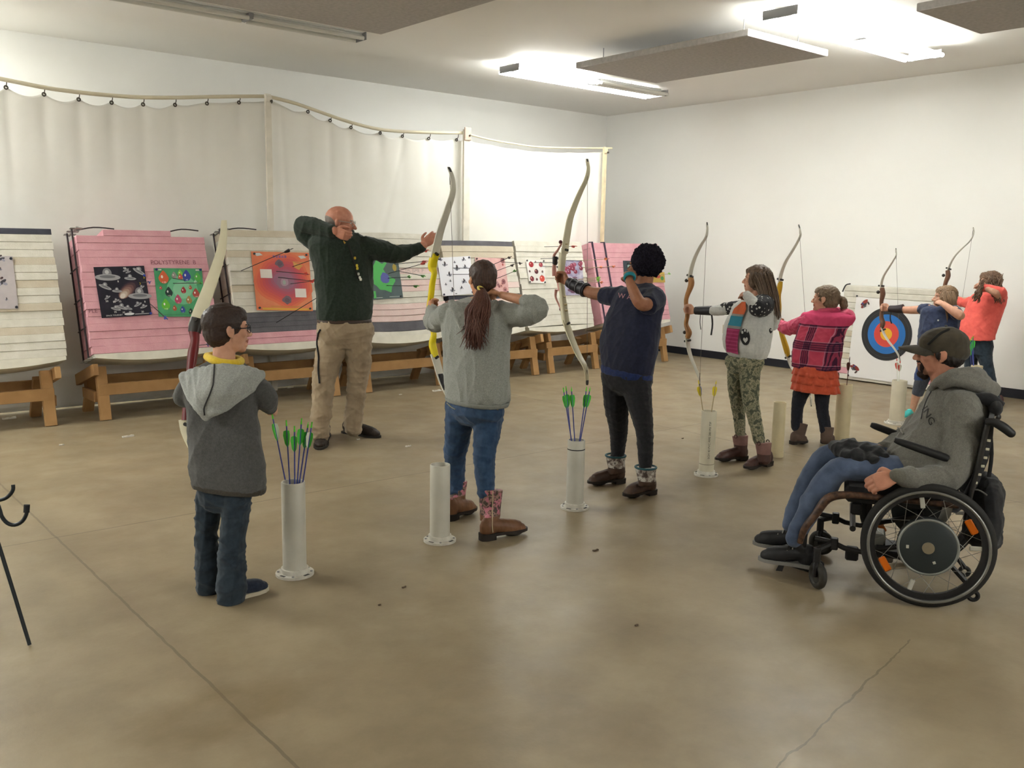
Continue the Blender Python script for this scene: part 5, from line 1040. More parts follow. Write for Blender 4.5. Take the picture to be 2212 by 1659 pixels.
GX = s.p((1213, 598, .52)).x; tg = lambda x, y: onX(x, y, GX)
PNKR = mat('pink riser', 'cf9c94', .4, .05, 10)
def pinkbars(o, to3, N):
    for pts, r_ in (([(1213, 526), (1205, 540), (1197, 552), (1198, 565), (1197, 580), (1198, 596)], [.008, .010, .012, .014, .018, .02]), ([(1202, 625), (1200, 640), (1206, 655), (1212, 668)], [.014, .01, .009, .008])):
        m = MB(); m.tube([to3(*p) for p in pts], r_, 10, 4, X=N, flat=.7); m.build('pink_side_bar', PNKR, o)
    for p in ((1211, 523), (1212, 668)): m = MB(); c = to3(*p); m.ell(c, .014); m.build('bar_bolt', mat('maroon bolt', '5e2c34', .4), o)
    m = MB(); m.box(to3(1199, 563), (.03, .03, .06), bev=.005); m.build('sight_window', BOLT, o)
    for p in ((1222, 527), (1221, 658), (1222, 671), (1218, 641)): m = MB(); c = to3(*p); m.cyl(c-N*.012, c+N*.012, .008, 10); m.build('bolt', mat('brass bolt', 'a89870', .4, metal=.4), o)
bow('cream limbed bow with pink side bars held by the person with the afro', [(1219, 548), (1224, 515), (1231, 475), (1241, 445), (1254, 414), (1266, 388), (1271, 365), (1268, 343)], [(1222, 692), (1229, 716), (1239, 742), (1251, 769), (1262, 788), (1267, 803), (1268, 818), (1268, 832)], [(1216, 545), (1213, 575), (1212, 605), (1215, 635), (1218, 665), (1223, 700)], [.026, .026, .02, .022, .026, .026], tg, PXd, LIMBC, LIMBC, .032, grip=([(1210, 585), (1208, 605), (1212, 628)], [.022, .02, .024]), gmat=PNKR, extra=pinkbars, rflat=.75)
# ---- girl with camouflage leggings and a white paw print jacket
s = Person('girl with long straight brown hair in a paw print jacket and camouflage leggings aiming a wooden bow', 6.8, (1610, 1005), NXd, FAIR, 'people on the shooting line')
s.o['label'] = 'girl in a white paw print jacket and camouflage leggings aiming a wooden bow'
s.head((1634, 604), .212, (-.42, .9, -.04), (0, -.03, 1), (1640, 652, .02), .046)
tr = [((779, 772), 1588, 1651, 0), (755, 1570, 1655, 0), (725, 1568, 1660, 0), (700, 1572, 1663, 0), (680, 1582, 1667, 0), (665, 1588, 1672, 0), (655, 1596, 1672, 0), (647, 1612, 1664, 0), (641, 1624, 1654, 0)]
s.trunk(s.b, tr, .66, k=.75); s.tube(s.b, [(1594, 800, .05, 13), (1592, 862, .1, 9), (1599, 940, .14, 6)]); s.tube(s.b, [(1619, 800, -.05, 13), (1622, 868, -.085, 10), (1632, 912, -.12, 8), (1642, 952, -.145, 6)])
s.tube(s.b, [(1604, 664, .1, 9), (1545, 671, .28, 7), (1500, 672, .42, 6)]); hand(s.b, s.p((1500, 672, .42)), s.p((1480, 668, .52))-s.p((1500, 672, .42)), (-.9, .2, 0), (0, .2, 1), .15, (1.1, 1.1, .9), .5)
s.tube(s.b, [(1654, 662, -.15, 10), (1638, 664, -.27, 9), (1618, 642, -.2, 7)]); hand(s.b, s.p((1618, 642, -.2)), s.p((1606, 632, -.12))-s.p((1618, 642, -.2)), (.3, .8, 0), (-.3, .2, 1), .14, (1.0, 1.2, .9), .5); s.brows(mat('light brow', '5c4634', .7)); s.body()
WHK = cloth('white jersey', 'b2b3b0', 'c0c0bc', 60, 700, .001); 
t = NT('black jersey with white flecks'); t.b.inputs['Roughness'].default_value = .9; vo = t.n('ShaderNodeTexVoronoi'); vo.inputs['Scale'].default_value = 30; t.l(t.coord(), vo.inputs[0]); t.color(t.ramp(vo.outputs['Distance'], [(.20, 'b9b7b2'), (.27, '1c1b20')])); DOTS = t.m
m = MB(); s.trunk(m, tr, .66); jk = s.wear('jacket', m, WHK, .006, 4, .006, .09, 61, (1, 1, .4))
m = MB(); s.tube(m, [(1606, 664, .1, 16), (1594, 664, .14, 15), (1565, 667, .23, 13.5)]); s.wear('flecked_sleeve', m, DOTS, .006, 3, .004, .06, 62, parent=jk, label='black sleeve with white flecks')
m = MB(); s.tube(m, [(1652, 656, -.1, 23), (1644, 662, -.2, 24), (1637, 665, -.26, 20)]); s.wear('flecked_sleeve', m, DOTS, .006, 3, .004, .06, 63, parent=jk, label='black sleeve with white flecks')
m = MB(); s.tube(m, [(1570, 667, .205, 12.5), (1555, 670, .252, 12), (1541, 671, .292, 10.5)]); s.wear('pale_cuff', m, WHK, .006, 3, .003, .04, 64, parent=jk)
m = MB(); s.tube(m, [(1634, 660, -.27, 14), (1622, 648, -.22, 12), (1614, 638, -.18, 10.5)]); s.wear('pale_cuff', m, WHK, .006, 3, .003, .04, 65, parent=jk)
m = MB(); m.limb([s.p((1650, 648, -.06)), s.p((1667, 668, -.08)), s.p((1678, 690, -.06)), s.p((1672, 706, -.05))], [.05, .055, .05, .03], 12, 4, flat=.5); m.limb([s.p((1640, 645, -.12)), s.p((1664, 655, -.1)), s.p((1676, 672, -.05))], [.03, .04, .03], 12, 4); s.wear('hood', m, WHK, .006, 4, .004, .06, 66, parent=jk)
m = MB(); m.limb([s.p((1658, 686, -.12)), s.p((1660, 704, -.13)), s.p((1662, 715, -.13))], [.02, .027, .022], 10, 4, flat=.5); s.wear('hood_ear', m, DOTS, .005, 3, 0, parent=jk)
t = NT('magenta and grey striped jersey'); t.b.inputs['Roughness'].default_value = .9; sp = t.n('ShaderNodeSeparateXYZ'); t.l(t.coord(), sp.inputs[0]); wv = t.math('SINE', t.math('MULTIPLY', sp.outputs[2], 230)); lo = t.ramp(wv, [(.35, '8c2450'), (.65, 'a33a68')]); z = sp.outputs[2]
cc = t.mix(t.math('GREATER_THAN', z, 1.0), lo, '8a8a88'); cc = t.mix(t.math('GREATER_THAN', z, 1.02), cc, '2a7c94'); cc = t.mix(t.math('GREATER_THAN', z, 1.09), cc, '94918c'); cc = t.mix(t.math('GREATER_THAN', z, 1.105), cc, 'c9643c'); cc = t.mix(t.math('GREATER_THAN', t.math('ABSOLUTE', t.math('SUBTRACT', z, 1.065)), .04), cc, 'c9643c') if False else cc; t.color(cc); STRP = t.m
decal('striped_shirt', jk, [[(1597, 764), (1572, 758), (1570, 735), (1573, 712), (1579, 690), (1588, 668), (1604, 655), (1612, 655), (1614, 668), (1606, 690), (1600, 715), (1596, 740)]], STRP, s.o, 6, .013)
dk_ = mat('black print', '1d1b1e', .8); wp = mat('white print', 'b4b4b0', .8)
decal('paw_print', jk, [oval(1610, 728, 10.5, 18, 20, -.12)], dk_, jk, 2, .004); decal('paw_pads', jk, [oval(1604, 718, 2.3, 3.4), oval(1610, 714, 2.1, 3.2), oval(1615, 716, 1.6, 3.2), [(1611, 741), (1606, 735), (1606, 731), (1608.5, 729.5), (1611, 732), (1613, 729), (1616, 730.5), (1616, 735)]], wp, jk, 2, .007)
t = NT('green camouflage cotton'); t.b.inputs['Roughness'].default_value = .9; t.color(t.ramp(t.noise(30, 4), [(.38, '45493a'), (.45, '6a6a54'), (.5, '8f876f'), (.55, '585b45'), (.62, '7a775f')], 'CONSTANT')); GCAMO = t.m
m = MB(); s.trunk(m, [(812, 1590, 1626, 0), (802, 1577, 1636, 0), (785, 1571, 1643, 0), (770, 1576, 1645, 0)], .64); s.tube(m, [(1592, 800, .05, 21), (1590, 830, .07, 19), (1592, 862, .1, 16), (1597, 905, .13, 13), (1599, 938, .14, 11)]); s.tube(m, [(1620, 800, -.05, 23), (1620, 835, -.07, 21), (1622, 868, -.085, 18), (1632, 912, -.12, 15), (1640, 952, -.145, 13)])
s.wear('leggings', m, GCAMO, .006, 4, .004, .06, 67, (.6, .6, 1.4))
MAR = mat('maroon boot leather', '3a2622', .5, col2='4a312b', vs=14); PNKB = mat('dusty pink boot shaft', '6b4c46', .6, col2='7d5c55', vs=18)
for hl, te, dd, pts in (((1614, 993), (1546, 998), .14, ((1600, 980), (1600, 962), (1599, 941))), ((1666, 1004), (1609, 1017), -.16, ((1652, 992), (1650, 975), (1649, 956)))):
    bo = s.shoe('boot', hl, te, s.p((pts[0][0], pts[0][1], dd)), .042, [MAR, PNKB], [(s.p((pts[0][0], pts[0][1]+6, dd)), .045), (s.p((pts[1][0], pts[1][1], dd)), .052), (s.p((pts[2][0], pts[2][1], dd)), .060)], BDK, .08, regs=shaftreg(.12), heelblock=.028)
    for k in (-1, 1): m = MB(); c = s.p((pts[2][0], pts[2][1], dd))+PXd*.055*k; m.torus(c, (1, 0, 0), .013, .004, 14, 6); m.build('pull_strap', MAR, bo)
h = s.h; HBR = hairmat('light brown hair', '4a3c33', '77624f'); m = MB(); h.e(m, (-.09, 0, .14), (.46, .375, .40), 20); h.e(m, (-.12, 0, -.1), (.36, .36, .36), 18); h.e(m, (.12, 0, .26), (.27, .28, .21), 16); h.e(m, (.06, .30, -.02), (.17, .08, .3), 12); h.e(m, (.06, -.30, -.02), (.17, .08, .3), 12)
m.tube([h.pt(-.16, 0, .05), h.pt(-.22, 0, -.35), h.pt(-.36, .02, -.75)], [.34*h.s, .34*h.s, .2*h.s], 16, 4, X=h.l, flat=.55); s.wear('hair', m, HBR, .005, 3, .006, .025, 68, (1.3, 1.3, .2))
m = MB(); rg = random.Random(3)
for k in range(200):
    u = rg.random(); x0, y0 = 1628+u*42, 600+rg.uniform(-14, 10); x1, y1 = 1652+u*34+rg.uniform(-3, 3), 650+u*36+rg.uniform(-4, 10)
    d = -.10+.06*abs(u-.45)-.02*rg.random(); strands(m, [[s.p((x0, y0, d-.0)), s.p(((x0*.6+x1*.4), y0+22, d-.03)), s.p(((x0*.3+x1*.7), y0+46, d-.05)), s.p((x1, y1, d-.03))]], .0036)
m.build('hair_strands', HBR, s.o, smooth=180)
m = MB(); q = s.tube(m, [(1502, 671, .41, 8.5), (1520, 671, .365, 9.5), (1538, 671, .31, 10.5)], ends=False); ag = m.build('arm_guard', GUARD, s.o, smooth=60)
m = MB(); m.tube([s.p((1537, 678, .3)), s.p((1539, 700, .3)), s.p((1536, 724, .3))], .007, 6, 3); m.tube([s.p((1513, 680, .37)), s.p((1512, 696, .37)), s.p((1514, 712, .37))], .003, 6, 3); m.build('dangling_strap', GUARD, ag)
GX = s.p((1485, 668, .5)).x; tg = lambda x, y: onX(x, y, GX)
def woodx(o, to3, N):
    for p in ((1483, 606), (1479, 718)): m = MB(); c = to3(*p); m.ell(c, .015); m.build('riser_knob', BOLT, o)
bow('white limbed bow with a wooden riser held by the paw print jacket girl', [(1489, 604), (1494, 578), (1502, 554), (1514, 530), (1525, 512), (1528, 495), (1527, 480)], [(1484, 728), (1487, 750), (1492, 770), (1500, 790), (1507, 808), (1511, 822), (1511, 834)], [(1492, 600), (1493, 615), (1484, 640), (1482, 655), (1485, 680), (1482, 700), (1488, 718), (1485, 730)], [.022, .024, .018, .017, .018, .017, .024, .02], tg, PXd, WOOD, LIMB, .024, extra=woodx, rflat=.8)

# ---- girl in the pink plaid coat
s = Person('girl in a pink plaid coat and ruffled orange skirt aiming a yellow riser bow', 7.5, (1758, 961), PXd, FAIR, 'people on the shooting line')
s.head((1782, 646), .222, (-.3, .95, -.05), (0, 0, 1), (1790, 684, 0), .048)
tr = [((797, 795), 1719, 1806, 0), (775, 1719, 1807, 0), (750, 1721, 1810, 0), (725, 1728, 1815, 0), (705, 1734, 1822, 0), (690, 1738, 1834, 0), (680, 1743, 1836, 0), (674, 1756, 1826, 0), (670, 1768, 1810, 0), (665, 1771, 1807, 0)]
s.trunk(s.b, tr, .62, k=.7); s.tube(s.b, [(1734, 830, .05, 11), (1723, 883, .08, 10), (1724, 930, .1, 8)]); s.tube(s.b, [(1776, 830, -.03, 11), (1776, 887, -.04, 10), (1784, 930, -.05, 8)])
s.tube(s.b, [(1718, 712, .25, 9), (1692, 706, .38, 8), (1684, 700, .42, 6.5)]); hand(s.b, s.p((1684, 700, .42)), s.p((1677, 697, .55))-s.p((1684, 700, .42)), (.9, -.1, 0), (0, 0, 1), .14, (1.1, 1.1, .9), .5)
s.tube(s.b, [(1828, 688, -.1, 9), (1800, 676, .05, 8), (1778, 670, .14, 6.5)]); hand(s.b, s.p((1778, 670, .14)), s.p((1764, 667, .2))-s.p((1778, 670, .14)), (-.3, .3, -.2), (0, 0, 1), .13, (1.0, 1.2, .9), .5); s.body()
t = NT('pink plaid fleece'); t.b.inputs['Roughness'].default_value = .95; t.b.inputs['Specular IOR Level'].default_value = .1; sp = t.n('ShaderNodeSeparateXYZ'); t.l(t.coord(), sp.inputs[0]); wx = t.math('ADD', t.math('ADD', sp.outputs[1], t.math('MULTIPLY', sp.outputs[0], .45)), t.math('MULTIPLY', t.math('SUBTRACT', t.noise(5, 2), .5), .04)); z = t.math('ADD', sp.outputs[2], t.math('MULTIPLY', t.math('SUBTRACT', t.noise(4, 2), .5), .03))
def band(v, per, off, wd): return t.math('LESS_THAN', t.math('ABSOLUTE', t.math('SUBTRACT', t.math('FRACT', t.math('DIVIDE', t.math('ADD', v, off), per)), .5)), wd/per/2)
cc = t.ramp(t.noise(9, 3), [(.3, 'ae3c52'), (.7, 'c04c62')])
for v, o1 in ((wx, .03), (z, .045)):
    cc = t.mix(t.math('MULTIPLY', band(v, .19, o1, .075), .55), cc, '45283f')
    for dx in (-.03, -.012, .006, .024): cc = t.mix(t.math('MULTIPLY', band(v, .19, o1+dx, .007), .85 if v is wx else .7), cc, '231b2e')
    for dx in (-.04, .036): cc = t.mix(t.math('MULTIPLY', band(v, .19, o1+dx, .005), .6), cc, 'b0899c')
t.color(t.mix(t.math('GREATER_THAN', sp.outputs[2], .98), cc, 'bb4264')); t.bump(t.noise(300, 2), .002); PLAID = t.m
PKS = cloth('pink satin', 'b83c5c', 'c74c6b', 30, 500, .001, .7)
m = MB(); s.trunk(m, tr, .62); ct = s.wear('coat', m, PLAID, .007, 4, .006, .09, 71, (1, 1, .6))
m = MB(); s.tube(m, [(1748, 692, .06, 17), (1722, 704, .2, 17), (1700, 709, .32, 15), (1688, 703, .4, 12)]); s.wear('coat_sleeve', m, PKS, .006, 3, .007, .06, 72, parent=ct, label='plain pink sleeve')
m = MB(); s.tube(m, [(1816, 690, -.06, 18), (1832, 685, -.1, 16), (1824, 679, -.03, 14), (1800, 674, .08, 11)]); s.wear('coat_sleeve', m, PKS, .006, 3, .006, .06, 73, parent=ct, label='plain pink sleeve')
m = MB(); m.torus(s.p((1789, 671, 0)), (0, .1, 1), .062, .024, 24, 10); s.wear('coat_collar', m, PKS, .006, 2, .003, .05, 74, parent=ct)
ORG = cloth('orange jersey', 'b0452e', 'c2563a', 30, 600, .001); sk = None
for k, (y0, y1, w0, w1) in enumerate(((790, 812, 44, 49), (803, 828, 46, 51), (818, 845, 47, 51))):
    m = MB(); n = 80; rings = []
    for j in range(5):
        u = j/4; y = y0+(y1-y0)*u; c = s.p((1761, y, 0)); Rr = (w0+(w1-w0)*u)*7.5/FPX*1.04; ring = []
        for i in range(n): a = 2*PI*i/n; r_ = Rr*(1+u*(.045*math.sin(a*13+k*2)+.025*math.sin(a*22+k))); ring.append(c+V((0, -1, 0))*r_*math.cos(a)+V((1, 0, 0))*r_*.72*math.sin(a))
        rings.append(ring)
    m.loft(rings); q = m.build('skirt' if sk is None else 'ruffle', ORG, sk or s.o, smooth=180); sk = sk or q
m = MB(); s.trunk(m, [(840, 1722, 1798, 0), (822, 1726, 1796, 0), (800, 1734, 1790, 0)], .62); s.tube(m, [(1736, 834, .05, 20), (1727, 860, .07, 16), (1722, 885, .085, 13), (1721, 922, .1, 12)]); s.tube(m, [(1778, 830, -.03, 19), (1776, 860, -.035, 16), (1777, 888, -.04, 13), (1784, 930, -.05, 13)]); s.wear('leggings', m, cloth('blue black knit', '16181f', '1e2029', 60, 800), .006, 4, .003, .06, 75)
TAUP = mat('taupe boot leather', '4f3f36', .7, col2='5e4c42', vs=14)
for hl, te, dd, pts in (((1707, 960), (1743, 958), .1, ((1724, 950), (1728, 930), (1731, 914))), ((1773, 958), (1803, 958), -.05, ((1785, 948), (1786, 935), (1787, 922)))): s.shoe('boot', hl, te, s.p((pts[0][0], pts[0][1], dd)), .04, TAUP, [(s.p((pts[0][0], pts[0][1], dd)), .047), (s.p((pts[1][0], pts[1][1], dd)), .05), (s.p((pts[2][0], pts[2][1], dd)), .055)], BDK, .07, heelblock=.02)
h = s.h; DBL = hairmat('dark blonde hair', '5a4a3a', '7a6650'); m = MB(); h.e(m, (-.09, 0, .14), (.45, .365, .395), 20); h.e(m, (-.2, 0, -.08), (.30, .34, .34), 18); h.e(m, (.12, 0, .27), (.27, .27, .2), 16); m.limb([h.pt(-.48, -.05, .08), h.pt(-.62, -.1, -.02), h.pt(-.66, -.12, -.25), h.pt(-.62, -.12, -.42)], [.02, .03, .032, .012], 12, 4); s.wear('hair', m, DBL, .005, 3, .005, .025, 76, (1.2, 1.2, .3))
GX = s.p((1683, 697, .5)).x; tg = lambda x, y: onX(x, y, GX)
bow('bow with a yellow riser held by the girl in the pink coat', [(1684, 611), (1688, 590), (1697, 566), (1711, 543), (1723, 522), (1729, 508), (1728, 496), (1725, 485)], [(1700, 764), (1705, 780), (1712, 797), (1725, 815), (1742, 842), (1752, 858), (1752, 878)], [(1686, 608), (1684, 622), (1682, 640), (1684, 665), (1683, 690), (1687, 715), (1693, 735), (1699, 755), (1702, 770)], [.02, .024, .02, .017, .017, .02, .024, .026, .02], tg, PXd, YRI if False else mat('golden yellow riser', 'b8941c', .4), LIMB, .024, rflat=.8)

# ---- girl in the navy short sleeved shirt
s = Person('girl in a navy short sleeved shirt and turquoise shoes aiming a bow', 8.75, (1965, 905), NXd, FAIR, 'people on the shooting line', voxel=.005)
s.head((2040, 643), .225, (-.55, .83, -.02), (0, 0, 1), (2044, 678, 0), .048)
tr = [(770, 1992, 2052, 0), (745, 1990, 2055, 0), (715, 1993, 2060, 0), (695, 1996, 2064, 0), (680, 1997, 2068, 0), (670, 1999, 2070, 0), (664, 2006, 2064, 0), (660, 2018, 2056, 0)]
s.trunk(s.b, tr, .66, k=.75); s.tube(s.b, [(2006, 780, .08, 15), (1982, 845, .2, 10), (1971, 885, .25, 6), (1966, 900, .25, 6)]); s.tube(s.b, [(2038, 780, -.05, 15), (2046, 850, -.08, 10), (2052, 890, -.1, 7)])
s.tube(s.b, [(2004, 667, .1, 10), (1968, 670, .26, 8.5), (1922, 667, .42, 6)]); hand(s.b, s.p((1922, 667, .42)), s.p((1906, 665, .5))-s.p((1922, 667, .42)), (-.9, .2, 0), (0, .2, 1), .15, (1.1, 1.1, .9), .5)
s.tube(s.b, [(2062, 672, -.16, 11), (2074, 682, -.27, 10), (2060, 673, -.25, 9), (2038, 657, -.18, 6.5)]); hand(s.b, s.p((2038, 657, -.18)), s.p((2024, 651, -.12))-s.p((2038, 657, -.18)), (.3, .8, 0), (-.3, .2, 1), .15, (1.0, 1.2, .9), .5); s.brows(mat('light brow', '5c4634', .7)); s.body()
CHAM = cloth('navy chambray', '262e46', '323b56', 30, 700); m = MB(); s.trunk(m, tr, .66); s.tube(m, [(2006, 668, .08, 13), (1996, 668, .13, 12.5), (1989, 667, .17, 12)], ends=False); s.tube(m, [(2058, 672, -.1, 15), (2064, 676, -.17, 14), (2069, 679, -.22, 13)], ends=False); sh = s.wear('shirt', m, CHAM, .007, 4, .007, .09, 81)
decal('snap', sh, [oval(2027, 692, 2, 2, 8)], wp, sh, 1, .006)
m = MB(); s.trunk(m, [(800, 1990, 2054, 0), (765, 1991, 2053, 0)], .66); s.tube(m, [(2004, 785, .08, 20), (1992, 815, .15, 17)]); s.tube(m, [(2036, 785, -.04, 20), (2042, 815, -.07, 17)]); s.wear('blue_shorts', m, cloth('blue denim shorts', '243a6a', '30487c', 30, 700), .007, 3, .004, .07, 82)
m = MB(); s.tube(m, [(2002, 795, .1, 17), (1990, 825, .16, 14.5), (1981, 853, .21, 11.5)], ends=False); s.tube(m, [(2040, 795, -.05, 17), (2044, 825, -.07, 14), (2047, 853, -.085, 11)], ends=False); s.wear('capri_leggings', m, cloth('grey knit', '3c3f4a', '474a55', 60, 800), .006, 3, .002, .05, 83)
TQ = cloth('turquoise canvas', '2f9c98', '45aca6', 40, 700); s.shoe('shoe', (1968, 903), (1946, 905), s.p((1968, 893, .25)), .042, TQ, None, OFFW, .06); s.shoe('shoe', (2055, 895), (2032, 900), s.p((2052, 885, -.1)), .042, TQ, None, OFFW, .06)
h = s.h; BLO = hairmat('blonde hair', '6b5440', '92775a'); m = MB(); h.e(m, (-.09, 0, .14), (.45, .37, .395), 20); h.e(m, (-.14, 0, -.1), (.35, .36, .36), 18); h.e(m, (.1, 0, .28), (.27, .28, .2), 16); h.e(m, (.08, .31, -.05), (.16, .08, .3), 12); h.e(m, (.08, -.31, -.05), (.16, .08, .3), 12); m.tube([h.pt(-.2, 0, 0), h.pt(-.28, 0, -.35), h.pt(-.36, 0, -.75)], [.33*h.s, .30*h.s, .16*h.s], 16, 4, X=h.l, flat=.5); s.wear('hair', m, BLO, .005, 3, .006, .025, 84, (1.3, 1.3, .2))
m = MB(); rg = random.Random(6)
for k in range(140):
    u = rg.random(); x0, y0 = 2036+26*u, 636+rg.uniform(-8, 6); x1, y1 = 2046+22*u, 682+rg.random()*20
    strands(m, [[s.p((x0, y0, -.13+.05*u)), s.p((x0*.6+x1*.4+2*u, y0+16, -.165+.05*u)), s.p((x0*.3+x1*.7+2*u, y0+34, -.17+.06*u)), s.p((x1, y1, -.15+.1*u))]], .0042)
m.build('hair_strands', BLO, s.o, smooth=180)
m = MB(); q = s.tube(m, [(1922, 667, .42, 7), (1936, 668, .36, 8.5), (1951, 667, .31, 10)], ends=False); ag = m.build('arm_guard', mat('dark brown leather', '2c2428', .5), s.o, smooth=60); m = MB(); m.tube([s.p((1924, 674, .4)), s.p((1923, 688, .4)), s.p((1926, 699, .4))], .007, 6, 3); m.build('dangling_strap', GUARD, ag)
GX = s.p((1908, 665, .5)).x; tg = lambda x, y: onX(x, y, GX)
bow('white limbed bow with a dark wooden riser in front of the target face', [(1903, 624), (1905, 607), (1911, 592), (1920, 578), (1930, 562), (1936, 550), (1935, 536)], [(1905, 707), (1910, 722), (1920, 738), (1931, 752), (1940, 766), (1944, 778), (1944, 784)], [(1905, 622), (1907, 635), (1904, 652), (1905, 668), (1904, 685), (1907, 698), (1904, 709)], [.024, .027, .02, .02, .022, .026, .02], tg, PXd, WOODD, LIMB, .024, extra=lambda o, t3, N: [MB().ell(t3(1897, 631), .018).build('sight_bolt', BOLT, o)], rflat=.8)

# ---- girl in the coral top
s = Person('girl with curly hair in a coral top and jeans aiming a bow', 9.55, (2135, 878), NXd, FAIR, 'people on the shooting line', voxel=.005)
s.head((2135, 612), .235, (-.62, .78, -.03), (0, 0, 1), (2140, 648, 0), .048)
tr = [((736, 731), 2075, 2139, 0), (720, 2077, 2141, 0), (700, 2082, 2147, 0), (680, 2090, 2154, 0), (660, 2098, 2162, 0), (645, 2104, 2166, 0), (635, 2112, 2166, 0), (630, 2126, 2158, 0)]
s.trunk(s.b, tr, .66, k=.75); s.tube(s.b, [(2096, 750, .06, 14), (2094, 800, .1, 8), (2092, 858, .12, 6)]); s.tube(s.b, [(2122, 750, -.05, 14), (2133, 795, -.08, 9), (2150, 862, -.12, 6)])
s.tube(s.b, [(2106, 648, .15, 9), (2078, 650, .3, 8), (2050, 636, .46, 6)]); hand(s.b, s.p((2050, 636, .46)), s.p((2040, 631, .56))-s.p((2050, 636, .46)), (-.9, .2, 0), (0, .2, 1), .15, (1.1, 1.1, .9), .5)
s.tube(s.b, [(2160, 640, -.2, 9), (2150, 632, -.3, 8), (2122, 619, -.22, 6)]); hand(s.b, s.p((2124, 620, -.22)), s.p((2114, 615, -.16))-s.p((2124, 620, -.22)), (.3, .8, 0), (-.3, .2, 1), .15, (1.0, 1.2, .9), .5); s.body()
CORL = cloth('coral jersey', 'da5a52', 'e8685e', 20, 700, .001); m = MB(); s.trunk(m, tr, .66); s.tube(m, [(2110, 648, .12, 13), (2092, 654, .22, 12), (2076, 652, .3, 10), (2060, 643, .4, 8)]); s.tube(m, [(2156, 642, -.12, 15), (2164, 634, -.24, 12), (2150, 627, -.28, 10.5), (2124, 621, -.225, 8)]); s.wear('top', m, CORL, .007, 4, .006, .10, 91)
m = MB(); s.trunk(m, [(765, 2086, 2136, 0), (745, 2086, 2138, 0), (728, 2088, 2136, 0)], .66); s.tube(m, [(2098, 760, .05, 16), (2096, 800, .1, 12), (2092, 862, .12, 10)]); s.tube(m, [(2124, 760, -.05, 17), (2133, 795, -.08, 13), (2150, 868, -.12, 11)]); s.wear('jeans', m, DENIM, .006, 4, .004, .07, 92)
DRD = mat('dark red shoe', '4a2a2c', .6); s.shoe('shoe', (2163, 876), (2140, 880), s.p((2151, 862, -.12)), .045, DRD, None, None, .075); s.shoe('shoe', (2103, 866), (2080, 869), s.p((2093, 855, .12)), .045, DRD, None, None, .075)
h = s.h; CUR = hairmat('curly brown hair', '5a4438', '80654f', (40, 40, 40)); m = MB(); h.e(m, (-.12, 0, .14), (.47, .40, .42), 20); h.e(m, (-.16, 0, -.1), (.36, .38, .36), 18); h.e(m, (.1, 0, .28), (.28, .28, .22), 16); m.tube([h.pt(-.25, 0, 0), h.pt(-.36, 0, -.4), h.pt(-.38, 0, -.72)], [.36*h.s, .34*h.s, .16*h.s], 16, 4, X=h.l, flat=.55); s.wear('hair', m, CUR, .006, 2, .010, .035, 93, (1, 1, 1))
m = MB(); rg = random.Random(8)
for k in range(110):
    if k < 70: x0, y0, x1, y1, d0 = 2130+rg.random()*36, 598+rg.uniform(-8, 14), 2144+rg.random()*27, 628+rg.random()*30, -.08-.16*rg.random()
    else: x0, y0, x1, y1, d0 = 2118+rg.random()*10, 608+rg.uniform(-8, 6), 2098+rg.random()*16, 640+rg.random()*16, -.14-.1*rg.random()
    ph = rg.random()*6; q = []
    for j in range(13): u = j/12; q.append(s.p((x0+(x1-x0)*u**1.3+1.6*math.sin(u*20+ph), y0+(y1-y0)*u, d0-.06*math.sin(u*PI)+.01*math.cos(u*20+ph))))
    strands(m, [q], .0045, 5, 2)
m.build('curls', CUR, s.o, smooth=180)
GX = s.p((2042, 630, .54)).x; tg = lambda x, y: onX(x, y, GX)
bow('bow with a dark riser held by the girl in the coral top', [(2047, 586), (2053, 570), (2063, 553), (2078, 537), (2093, 523), (2101, 511), (2104, 499), (2102, 491)], [(2040, 675), (2038, 690), (2044, 706), (2054, 720), (2062, 732), (2065, 742)], [(2047, 584), (2048, 596), (2043, 610), (2039, 625), (2038, 640), (2040, 655), (2039, 677)], [.024, .028, .024, .02, .02, .026, .02], tg, PXd, WOODD, LIMB, .024, extra=lambda o, t3, N: [MB().ell(t3(2038, 595), .018).build('sight_bolt', BOLT, o)], rflat=.8)
# ------------------------------------------------------------------ wheelchair
RZ = math.radians(120); CF = V((math.cos(RZ), math.sin(RZ), 0)); CL = V((-math.sin(RZ), math.cos(RZ), 0)); WY = .29
CO = G(2004, 1309)-CL*WY
def Lp(x, y, yl): r = ray(x, y); q = CAM+r*((yl-(CAM-CO).dot(CL))/r.dot(CL))-CO; return V((q.dot(CF), yl, q.z))
wc = thing('wheelchair', 'black wheelchair with motor hub wheels carrying the man in the grey hoodie', 'wheelchair', CO, RZ)
TYRE, RIM, HRIM, HUBD, HUBE, SPK = mat('tyre rubber', '1f1e1c', .75), mat('black rim', '232222', .4), mat('silver hand rim', '7a7975', .3, metal=.7), mat('dark hub plastic', '252a2b', .45), mat('silver hub edge', '7d7f7b', .4, metal=.5), mat('steel spoke', '8a8984', .35, metal=.7)
AMB, CLR, BLKP, BLKC, BRZ = mat('amber reflector', 'c2600f', .3), mat('clear reflector', 'a8a59a', .3), mat('black plastic', '1b1b1c', .5), cloth('black nylon', '18181a', '202022', 60, 700), mat('camouflage tube', '211915', .45, col2='5c4233', vs=45)
BTUBE = mat('black painted tube', '1e1d1d', .4)
WZ = .283; CX = Lp(2003, 1180, WY).x
